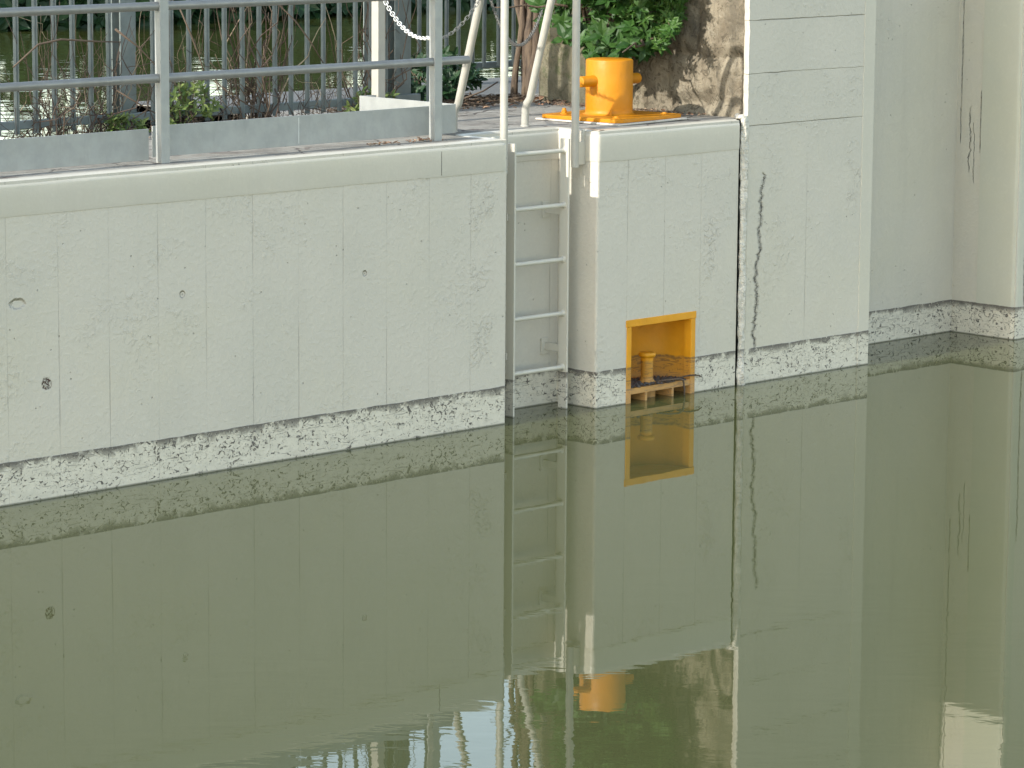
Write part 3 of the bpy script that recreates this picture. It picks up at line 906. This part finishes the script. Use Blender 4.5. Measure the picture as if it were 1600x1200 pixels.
# ---------------------------------------------------------------- recessed mooring hook box in the pier
rb = empty('mooring_recess', (1.23, 0, 0.1))
tag(rb, 'yellow steel mooring box recessed in the pier at the waterline, with small bollard inside', 'mooring recess')
F = 0.037
m = MB()
y0, y1 = -0.0045, 0.05
m.box(BX0, BX0+F, y0, y1, -0.5, BZ1-F-0.0005); m.box(BX1-F, BX1, y0, y1, -0.5, BZ1-F-0.0005); m.box(BX0-0.006, BX1+0.006, y0-0.0005, y1, BZ1-F, BZ1+0.003)
m.build('frame', yel_tide, rb, bevel=0.0025)
m = MB()
xa, xb, yb = BX0+0.025, BX1-0.022, 0.285
arc = []
for i in range(25):
    t = PI*i/24; c_ = math.cos(t); s_ = math.sin(t)
    arc.append(((xa+xb)/2-(xb-xa)/2*math.copysign(abs(c_)**0.8, c_), 0.05+(yb-0.05)*abs(s_)**0.8))
k = len(arc)
m.add([(x, y, -.49) for x, y in arc]+[(x, y, BZ1-.03) for x, y in arc], [(i, k+i, k+i+1, i+1) for i in range(k-1)]+[tuple(range(2*k-1, k-1, -1))])
m.build('lining', yel_tide, rb, smooth=40, fix=False)
m = MB()
sp_ = [(x, y) for x, y in arc if BX0+F+0.001 < x < BX1-F-0.001]
m.prism([(BX0+F+0.0005, 0.0)]+[(BX0+F+0.0005, sp_[0][1])]+sp_+[(BX1-F-0.0005, sp_[-1][1]), (BX1-F-0.0005, 0.0)], 0.048, 0.080); m.build('shelf', yel_tide, rb)
for x in (1.115, 1.335):
    m = MB(); m.box(x-0.008, x+0.008, 0.002, 0.24, -0.45, 0.0475); m.build('rib', yel_tide, rb)
m = MB()
m.lathe([(0.050, 0.0), (0.044, 0.006), (0.037, 0.018), (0.035, 0.03), (0.035, 0.138), (0.045, 0.145), (0.049, 0.152), (0.049, 0.161), (0.044, 0.168), (0.0, 0.171)], (1.230, 0.105, 0.081), 32)
m.build('pin_bollard', yel_tide, rb, smooth=40)
m = MB(); m.tube([(1.230, 0.105, -0.45), (1.230, 0.105, 0.0475)], 0.05, 24); m.build('support_tube', yel_tide, rb, smooth=40)
# flotsam on the shelf
def flotsam():
    mb = MB()
    for i in range(420):
        c = Vector((random.uniform(BX0+0.05, BX1-0.05), random.uniform(0.0, 0.27), 0.0825))
        if (c.x-1.230)**2+(c.y-0.105)**2 < 0.05**2 or c.y > 0.05+0.19*(1-((c.x-1.23)/0.27)**2): continue
        a = random.uniform(0, PI); r = random.uniform(0.006, 0.022); w = r*random.uniform(0.3, 0.8)
        d = Vector((math.cos(a), math.sin(a), random.uniform(-.15, .15)))*r; e = Vector((-math.sin(a), math.cos(a), random.uniform(-.2, .2)))*w
        h = Vector((0, 0, random.uniform(0.003, 0.012)))
        mb.add([c-d-e, c+d-e, c+d+e, c-d+e, c+h], [(0,1,4),(1,2,4),(2,3,4),(3,0,4)])
    return mb
o = flotsam().build('flotsam', mud_mat, fix=False); tag(o, 'dark rotting leaves and silt washed up inside the yellow mooring box', 'debris', kind='stuff')
def twig(pts, r, name, label, mat=None):
    m = MB(); m.tube(pts, r, 6)
    o = m.build(name, mat or vine_mat, smooth=True, loc=pts[0]); tag(o, label, 'twig'); return o
twig([(1.24, 0.03, 0.090), (1.30, 0.0, 0.097), (1.36, -0.02, 0.098), (1.40, -0.018, 0.088), (1.41, -0.02, 0.03), (1.408, -0.02, -0.02)], [0.005, 0.005, 0.006, 0.006, 0.005, 0.004], 'twig', 'pale grey twig hanging over the shelf edge of the yellow box')
twig([(1.40, 0.03, 0.092), (1.47, -0.005, 0.105), (1.53, -0.02, 0.10), (1.56, -0.02, 0.085)], [0.004, 0.005, 0.004, 0.002], 'twig', 'dark twig poking out at the right jamb of the yellow box', stem_mat)

# ---------------------------------------------------------------- palisade fences
def fence_post(m, x, y, z0, z1, w=0.05):
    m.box(x-w, x+w, y, y+0.008, z0, z1); m.box(x-0.005, x+0.005, y+0.0082, y+0.07, z0, z1); m.box(x-w, x+w, y+0.0702, y+0.078, z0, z1)
def pale(m, x, y, z0, z1):
    # W-section pale with pointed head
    h = 0.017
    pts = [(-h, 0.0), (-h*0.45, 0.009), (0, 0.0), (h*0.45, 0.009), (h, 0.0)]
    th = 0.003
    vs = []
    for (z, k) in ((z0, 1), (z1-0.09, 1), (z1, 0.15)):
        for (px_, py_) in pts: vs.append((x+px_*k, y-py_, z))
        for (px_, py_) in pts[::-1]: vs.append((x+px_*k, y-py_+th, z))
    n = 10
    fs = [(i*n+j, i*n+(j+1) % n, (i+1)*n+(j+1) % n, (i+1)*n+j) for i in range(2) for j in range(n)]
    fs += [tuple(range(n-1, -1, -1)), tuple(2*n+j for j in range(n))]
    m.add(vs, fs)
FT = H+1.95
f1 = empty('palisade_fence', (-1, 1.5, H))
tag(f1, 'grey-blue galvanised palisade fence behind the railing, dry vines tangled in it', 'fence')
m = MB(); m.box(-6.5, 0.80, 1.505, 1.545, 1.600, 1.642); m.build('bottom_rail', galv_fence, f1, bevel=0.003)
m = MB(); m.box(-6.5, 0.80, 1.505, 1.545, FT-0.35, FT-0.308); m.build('top_rail', galv_fence, f1, bevel=0.003)
posts = [(-4.1, 0.05), (-1.312, 0.052), (0.70, 0.062)]
for x, w in posts:
    m = MB(); fence_post(m, x, 1.548 if x < 0 else 1.548, H-0.02, FT-0.2, w); m.build('post', galv_fence, f1)
xs = []
x = -2.087
while x > -6.4: x -= 0.1215; xs.append(x)
xs += [-2.087, -1.965, -1.842, -1.721, -1.600, -1.480, -1.180, -1.055, -0.930, -0.803, -0.679, -0.552, -0.430, -0.315, -0.197, -0.076, 0.045, 0.166, 0.288, 0.405, 0.52, 0.86]
first = None
for x in xs:
    if first is None:
        m = MB(); pale(m, 0, 0, 1.575, FT); first = m.build('pale', galv_fence); o = first
    else: o = cpy(first)
    o.parent = f1; o.location = Vector((x, 1.503, 0))-f1.location
f2 = empty('palisade_fence', (2.9, 2.9, H))
tag(f2, 'pale grey palisade fence section farther back, between the railing end and the stone wall', 'fence')
m = MB(); m.box(1.75, 6.5, 2.905, 2.945, 1.625, 1.665); m.build('bottom_rail', galv_fence, f2, bevel=0.003)
m = MB(); m.box(1.75, 6.5, 2.905, 2.945, 2.16, 2.20); m.build('top_rail', galv_fence, f2, bevel=0.003)
for x in (1.80, 4.3):
    m = MB(); fence_post(m, x, 2.95, H-0.02, 2.27, 0.045); m.build('post', galv_fence, f2)
for i, x in enumerate((2.0, 2.12, 2.24, 2.36, 2.465, 2.591, 2.695, 2.825, 2.963, 3.081, 3.20, 3.32, 3.44, 3.56)):
    if i == 0:
        m = MB(); pale(m, 0, 0, 1.635, 2.29); short = m.build('pale', galv_fence); o = short
    else: o = cpy(short)
    o.parent = f2; o.location = Vector((x, 2.903, 0))-f2.location
m = MB(); m.tube([(2.55, 2.2, H-0.02), (2.55, 2.2, H+0.20)], 0.010, 8); m.tube([(2.2, 2.21, H+0.14), (3.1, 2.21, H+0.15)], 0.006, 8)
tag(m.build('low_marker_rail', dark_pole), 'thin dark low rail with one stake on the path near the stone wall', 'rail')

# ---------------------------------------------------------------- plants
def leafcard(mb, c, d, nrm, L, W, fold=0.25):
    d = d.normalized(); s = d.cross(nrm)
    if s.length < 1e-4: s = d.orthogonal()
    s.normalize(); n = s.cross(d)
    c = Vector(c)
    a = c; t = c+d*L; m1 = c+d*L*0.35; m2 = c+d*L*0.72-n*L*0.10
    up_ = n*W*fold
    mb.add([a, m1+s*W+up_, m2+s*W*0.72+up_, t-n*L*0.15, m2-s*W*0.72+up_, m1-s*W+up_, m1, m2],
           [(0,1,6),(6,1,2,7),(7,2,3),(0,6,5),(6,7,4,5),(7,3,4)])
def rv(): 
    while True:
        v = Vector((random.uniform(-1,1), random.uniform(-1,1), random.uniform(-1,1)))
        if 0.05 < v.length < 1: return v.normalized()
def whorl(mb, c, axis, k, L, W):
    axis = axis.normalized(); o = axis.orthogonal().normalized(); b = axis.cross(o)
    ph = random.uniform(0, 6.28)
    for i in range(k):
        an = ph+2*PI*i/k*0.85
        d = (o*math.cos(an)+b*math.sin(an))+axis*random.uniform(0.1, 0.7)+rv()*0.2
        l = L*random.uniform(0.7, 1.15)
        leafcard(mb, c, d, axis+rv()*0.3, l, W*l/L)

def wander(a, b, k, amp):
    a = Vector(a); b = Vector(b); P = []; sd = random.uniform(0, 99)
    for i in range(k+1):
        t = i/k; p = a.lerp(b, t)
        e = math.sin(PI*min(1, t*1.2+0.0))*amp
        P.append(p+Vector((noise.noise(Vector((sd, t*3, 0))), noise.noise(Vector((sd, t*3, 9))), noise.noise(Vector((sd, t*3, 18)))))*e*2)
    return P

# broad-leaved shrub against the stone wall
sh = empty('shrub', (1.83, 0.95, H))
tag(sh, 'big leafy green shrub hanging against the old stone wall above the yellow bollard', 'shrub')
random.seed(21)
stems = MB(); leaves = MB()
root = Vector((1.84, 1.05, H))
tips = []
for i in range(26):
    t = Vector((random.uniform(1.25, 1.82), random.uniform(0.25, 1.75), H+random.uniform(0.35, 1.75)))
    mid = Vector((1.80+random.uniform(-.1,.04), (root.y+t.y)/2+random.uniform(-.1,.1), H+(t.z-H)*random.uniform(.5,.95)+0.1))
    P = wander(root, mid, 5, 0.04)[:-1]+wander(mid, t, 6, 0.05)
    rr = [0.013*(1-0.8*j/(len(P)-1))+0.001 for j in range(len(P))]
    stems.tube(P, rr, 6)
    tips.append(P)
def inside(p):   # sparse lower right corner, as the stone shows there
    q = (p.y, p.z-H)
    if q[1] < 0.33: return False
    if q[0] < 0.55 and q[1] < 0.42+(0.55-q[0])*1.2: return False
    if q[0] > 1.30 and q[1] < 0.45: return False
    if q[0]+(1.9-p.x)*0.9 > 1.42: return False
    return True
for P in tips:
    for j in range(4, len(P)):
        for _ in range(4):
            c = P[j]+rv()*random.uniform(0.02, 0.17)
            c.x = min(c.x, 1.90)
            if not inside(c): continue
            whorl(leaves, c, Vector((-0.5, -0.3, 0.6))+rv()*0.6, 5, 0.085, 0.021)
for _ in range(520):
    c = Vector((random.uniform(1.35, 1.90), random.uniform(0.15, 1.75), H+random.uniform(0.35, 1.7)))
    if noise.noise(Vector((c.y*2.6, c.z*2.6, 3)))+0.12*(c.z-H) < 0.02 or not inside(c): continue
    whorl(leaves, c, Vector((-0.5, -0.3, 0.6))+rv()*0.7, random.choice((3, 5, 5)), random.uniform(0.06, 0.105), 0.022)
# low tuft reaching down behind the bollard top
for (y, z, x) in ((0.98, 0.40, 1.68), (0.92, 0.36, 1.66), (0.83, 0.37, 1.67), (0.78, 0.41, 1.70), (1.06, 0.37, 1.7), (1.12, 0.44, 1.7), (0.88, 0.44, 1.66), (1.3, 0.52, 1.62), (1.34, 0.60, 1.6), (1.2, 0.5, 1.66)):
    whorl(leaves, Vector((x, y, H+z)), Vector((-0.7, -0.4, 0.4)), 6, 0.095, 0.025)
    whorl(leaves, Vector((x+0.03, y+0.04, H+z+0.05)), Vector((-0.7, -0.4, 0.2)), 5, 0.085, 0.022)
stems.build('stems', stem_mat, sh, smooth=True)
leaves.build('foliage', leaf_fresh, sh, fix=False)

fs_ = empty('fine_leaved_shrub', (1.85, 0.45, H+0.4))
tag(fs_, 'bright green fine-leaved plant growing from the stone wall right of the broad-leaved shrub', 'plant')
stems = MB(); leaves = MB()
for i in range(30):
    a = Vector((1.93, 0.55+random.uniform(-.05,.05), H+0.62)); b = Vector((random.uniform(1.60,1.86), 0.55+random.uniform(-.28,.22), H+random.uniform(0.40, 1.25)))
    P = wander(a, b, 7, 0.04); stems.tube(P, 0.003, 5)
    for p in P[2:]:
        for _ in range(3): whorl(leaves, p+rv()*0.03, Vector((-0.6,-0.4,0.4))+rv()*0.6, 6, 0.05, 0.008)
stems.build('stems', stem_mat, fs_, smooth=True); leaves.build('foliage', leaf_fine, fs_, fix=False)

def bush(name, label, c, rad, n, mat, L, W, cat='bush', group=None, seed=1, nst=9):
    random.seed(seed)
    c = Vector(c); g = empty(name, (c.x, c.y, c.z)); tag(g, label, cat, group)
    stems = MB(); lv = MB()
    for i in range(nst):
        b = c+Vector((rad[0]*random.uniform(-.8,.8), rad[1]*random.uniform(-.8,.8), rad[2]*random.uniform(0.8, 1.9)))
        stems.tube(wander(c, b, 6, 0.06), [0.007, 0.006, 0.006, 0.005, 0.004, 0.003, 0.002], 5)
    k = 0
    while k < n:
        v = rv()*random.uniform(0.3, 1.0)**0.5
        p = c+Vector((v.x*rad[0], v.y*rad[1], rad[2]+v.z*rad[2]))
        k += 1
        if noise.noise(p*5+Vector((seed, 0, 0))) < -0.12: continue
        whorl(lv, p, Vector((-0.4, -0.4, 0.7))+rv()*0.7, 4, L, W)
    stems.build('stems', stem_mat, g, smooth=True); lv.build('foliage', mat, g, fix=False)
    return g
bush('bush', 'dark green low bush between the railing end and the far fence', (1.36, 2.0, H-0.01), (0.30, 0.28, 0.16), 300, leaf_dark, 0.06, 0.017, seed=3)
bush('bush', 'dark green leafy growth behind the thick fence post', (0.80, 1.72, H-0.03), (0.13, 0.12, 0.12), 110, leaf_dark, 0.06, 0.018, seed=4)
bush('weed', 'light green weed poking up beside the second flat railing post', (-0.98, 1.44, H-0.08), (0.20, 0.05, 0.17), 85, leaf_weed, 0.045, 0.010, cat='weed', seed=5)
bush('weed', 'small straw-green weed low behind the wide fence post at left', (-1.43, 1.44, H-0.04), (0.14, 0.04, 0.08), 60, leaf_weed, 0.045, 0.009, cat='weed', seed=6)
bush('weed', 'small green sprig low between the two palisade posts, left of the corner post', (0.35, 1.44, H-0.02), (0.2, 0.04, 0.09), 70, leaf_weed, 0.045, 0.010, cat='weed', seed=8)

# dry vines tangled in the fence
def dry_vine(x0, x1, n, thick, label, seed, y=1.46, top=1.0, name='dry_vine'):
    random.seed(seed); m = MB()
    for i in range(n):
        a = Vector((random.uniform(x0, x1), y+random.uniform(-0.02, 0.22), H-0.12))
        lean = random.gauss(0, 0.22)
        b = Vector((a.x+lean, y+random.uniform(-0.03, 0.12), H+random.uniform(0.12, top)))
        P = wander(a, b, 10, random.uniform(0.05, 0.16))
        r = random.uniform(0.5, 1.0)*thick
        m.tube(P, [r*(1-0.7*j/10) for j in range(11)], 5)
        if random.random() < 0.7:
            q = P[random.randint(3, 8)]
            e = q+Vector((random.gauss(0, 0.16), random.uniform(-0.04, 0.04), random.uniform(-0.25, 0.2)))
            m.tube(wander(q, e, 6, 0.05), r*0.4, 4)
    o = m.build(name, vine_mat, smooth=True, fix=False, loc=((x0+x1)/2, y, H-0.12))
    tag(o, label, 'vine', 'dry vines in the fence'); return o
dry_vine(-2.35, -1.90, 22, 0.0035, 'thin dry brown vines at the far left end of the fence', 31, top=0.5)
dry_vine(-1.95, -1.35, 75, 0.0055, 'thick brown tangle of dry vines just left of the wide fence post', 32, top=0.75)
dry_vine(-1.18, -0.60, 50, 0.0035, 'sparse dry vines right of the wide fence post, around the green weed', 33, top=0.8)
dry_vine(-0.52, -0.34, 44, 0.0065, 'dense bundle of brown vine stems climbing the middle of the fence', 34, top=1.4)
dry_vine(-0.30, 0.36, 60, 0.0035, 'low matted dry vines left of the pale corner post', 35, top=0.45)
dry_vine(0.40, 0.60, 26, 0.006, 'twisted brown vine stems beside the pale corner post', 36, top=1.3)
random.seed(5)
twig([(-2.17, 1.42, 1.93), (-2.0, 1.43, 2.04), (-1.85, 1.43, 2.06), (-1.62, 1.43, 2.04), (-1.45, 1.44, 2.03)], [0.004, 0.005, 0.006, 0.005, 0.003], 'dry_branch', 'thin bare branch lying across the fence pales at far left')
twig([(-1.50, 1.42, 2.10), (-1.36, 1.40, 2.00), (-1.20, 1.40, 1.86), (-1.10, 1.40, 1.78)], [0.007, 0.004, 0.003, 0.002], 'dry_stalk', 'pale straw stalk slanting in front of the wide fence post, upper one')
twig([(-1.50, 1.42, 1.78), (-1.36, 1.40, 1.70), (-1.22, 1.40, 1.63)], [0.005, 0.004, 0.003], 'dry_stalk', 'pale straw stalk slanting in front of the wide fence post, lower one')
twig([(-1.08, 1.40, 2.20), (-1.00, 1.40, 2.05), (-0.93, 1.41, 1.92), (-0.88, 1.42, 1.80)], [0.004, 0.005, 0.004, 0.003], 'dry_stalk', 'pale curved stalk just right of the flat railing post')
twig([(-0.86, 1.38, 1.80), (-0.70, 1.38, 1.70), (-0.50, 1.38, 1.60)], [0.003, 0.004, 0.003], 'dry_stalk', 'pale straight stalk falling to the right behind the lower rail')
twig([(-0.40, 1.38, 2.20), (-0.27, 1.38, 2.10), (-0.15, 1.39, 1.98), (-0.05, 1.40, 1.86)], [0.003, 0.004, 0.004, 0.003], 'dry_stalk', 'pale stalk slanting right of the dense vine bundle')

# rough climbing trunk beside the stone wall
random.seed(11)
m = MB()
for k in range(7):
    P = wander((2.02+random.uniform(-.05,.05), 1.86+random.uniform(-.06,.06), H-0.02), (2.10+random.uniform(-.05,.05), 1.92+random.uniform(-.06,.06), H+1.5), 14, 0.05)
    m.tube(P, [0.022*random.uniform(.7,1.2) for _ in P], 7)
o = m.build('ivy_trunk', stem_mat, smooth=True, loc=(2.05, 1.88, H)); tag(o, 'twisted brown climber trunk at the far end of the stone wall', 'trunk')

# ---------------------------------------------------------------- leaf litter and twigs
random.seed(13)
def litter():
    mb = MB()
    def leaf(c, L):
        d = Vector((random.uniform(-1,1), random.uniform(-1,1), random.uniform(-.1,.25)))
        leafcard(mb, c, d, Vector((random.uniform(-.4,.4), random.uniform(-.4,.4), 1)), L, L*0.3, 0.5)
    for i in range(60):   # in front of the toe board near the railing end
        leaf(Vector((random.uniform(-0.80, -0.28), random.uniform(0.16, 0.26), H+0.006)), random.uniform(0.015, 0.035))
    for i in range(420):  # drift at the back of the deck
        x = random.uniform(0.5, 1.95); leaf(Vector((x, random.gauss(1.75, 0.16), H+0.012)), random.uniform(0.02, 0.05))
    for i in range(200):
        leaf(Vector((random.uniform(1.72, 1.93), random.uniform(0.3, 1.7), H+0.01)), random.uniform(0.015, 0.035))
    for i in range(160):
        leaf(Vector((random.uniform(-3.5, 0.6), random.uniform(1.1, 1.6), H+0.01)), random.uniform(0.02, 0.04))
    return mb
o = litter().build('leaf_litter', leaf_dead, fix=False); tag(o, 'dry brown leaf litter scattered on the quay deck', 'leaf litter', kind='stuff')
def brush():
    mb = MB()
    for i in range(150):
        x = random.uniform(0.45, 1.95); y = random.gauss(1.80, 0.14)
        a = random.gauss(0, 0.5); L = random.uniform(0.08, 0.3)
        c = Vector((x, y, H+random.uniform(0.006, 0.035)))
        d = Vector((math.cos(a), math.sin(a), random.gauss(0, 0.06)))*L
        mb.tube(wander(c-d/2, c+d/2, 5, 0.02), random.uniform(0.002, 0.005), 5)
    for i in range(60):
        c = Vector((random.uniform(1.75, 1.93), random.uniform(0.5, 1.7), H+0.01)); a = random.gauss(1.57, 0.4); d = Vector((math.cos(a), math.sin(a), 0))*random.uniform(.05,.15)
        mb.tube(wander(c-d/2, c+d/2, 4, 0.01), random.uniform(0.002, 0.004), 5)
    return mb
o = brush().build('twig_litter', stem_mat, smooth=True, fix=False); tag(o, 'matted dead twigs along the back of the deck', 'twigs', kind='stuff')
twig([(1.30, 1.66, H+0.05), (1.42, 1.62, H+0.09), (1.52, 1.60, H+0.14)], [0.006, 0.005, 0.004], 'dead_stick', 'forked pale stick standing in the twigs at the back of the deck')
twig([(1.13, 1.66, H), (1.12, 1.66, H+0.06), (1.10, 1.66, H+0.12)], [0.005, 0.005, 0.003], 'dead_stick', 'short upright pale stick near the slanted grab pole foot')

# ---------------------------------------------------------------- far river bank with hedge and trees
def BX(t): return -8.0+62*t
def BY(t): return 29.9
def bank():
    mb = MB(); k = 120; m_ = 14; vs = []
    # runs across the view about 50 m beyond the lock
    for i in range(k+1):
        t = i/k
        x = BX(t); y = BY(t)+0.5*noise.noise(Vector((t*9, 0, 0)))
        for j in range(m_+1):
            s = j/m_; d = 60*s*s
            z = -1.0+1.15*min(1, s*9)+1.3*s+0.3*noise.noise(Vector((x*0.4, y*0.4+d, 3)))
            vs.append((x+d*0.5, y+d*0.85, z))
    mb.add(vs, [(i*(m_+1)+j, (i+1)*(m_+1)+j, (i+1)*(m_+1)+j+1, i*(m_+1)+j+1) for i in range(k) for j in range(m_)])
    return mb
o = bank().build('river_bank', bank_mat, smooth=True); tag(o, kind='structure')
def bankline(t): return Vector((BX(t), BY(t)+0.5*noise.noise(Vector((t*9, 0, 0))), 0))
random.seed(44)
def hedge():
    mb = MB()
    for i in range(5200):
        t = random.random(); b = bankline(t)
        d = abs(random.gauss(0, 0.9)); z = random.uniform(0.0, 1.5)*random.random()+0.05
        p = b+Vector((0.5*d, 0.85*d, z))
        whorl(mb, p, Vector((-.5,-.6,.5))+rv()*0.5, 3, random.uniform(0.22, 0.42), 0.10)
    return mb
o = hedge().build('bank_undergrowth', leaf_dark, fix=False); tag(o, 'dark green undergrowth along the far river bank', 'undergrowth', kind='stuff')

def tree_proto(seed, h, w):
    random.seed(seed)
    tr = MB(); cr = MB()
    top = Vector((random.uniform(-.5,.5), random.uniform(-.5,.5), h*0.85))
    P = wander((0,0,-0.3), top, 8, 0.3); tr.tube(P, [0.24*(1-0.85*j/8) for j in range(9)], 9)
    tips = []
    for i in range(15):
        q = P[random.randint(2, 8)]; an = random.uniform(0, 6.28); l = w*random.uniform(0.45, 1.0)
        e = q+Vector((math.cos(an)*l, math.sin(an)*l, random.uniform(0.0, 0.9)*l))
        L_ = wander(q, e, 5, 0.15); tr.tube(L_, [0.09*(1-0.8*j/5) for j in range(6)], 6); tips += L_[2:]
    for q in tips+P[4:]:
        R0 = random.uniform(0.6, 1.2)
        for _ in range(34):
            p = q+rv()*R0*random.random()**0.4
            whorl(cr, p, Vector((-.3,-.3,.8))+rv()*0.6, 3, random.uniform(0.16, 0.30), 0.075)
    return tr, cr
protos = []
spots = [(0.06, 2), (0.14, 0), (0.21, 1), (0.29, 2), (0.36, 0), (0.42, 1), (0.48, 0), (0.55, 2), (0.62, 1), (0.70, 0), (0.78, 2), (0.87, 1)]
kinds = [(51, 8.0, 3.2), (52, 8.6, 3.5), (53, 7.2, 3.3)]
for (t, kd) in spots:
    b = bankline(t)
    b += Vector((0.5, 0.85, 0))*random.uniform(1.5, 4.0); b.z = 0.2
    src = [p for p in protos if p[0] == kd]
    if not src:
        tr, cr = tree_proto(*kinds[kd])
        g = empty('bank_tree', b)
        a_ = tr.build('trunk', bark_mat, None, smooth=True); c_ = cr.build('crown', leaf_tree, None, fix=False)
        a_.parent = g; c_.parent = g
        protos.append((kd, a_, c_))
    else:
        g = empty('bank_tree', b); cpy(src[0][1], g); cpy(src[0][2], g)
    g.rotation_euler = (0, 0, random.uniform(0, 6.28)); s_ = random.uniform(0.9, 1.1); g.scale = (s_, s_, s_)
    tag(g, 'broadleaved tree on the far river bank beyond the fence', 'tree', 'trees on the far river bank')
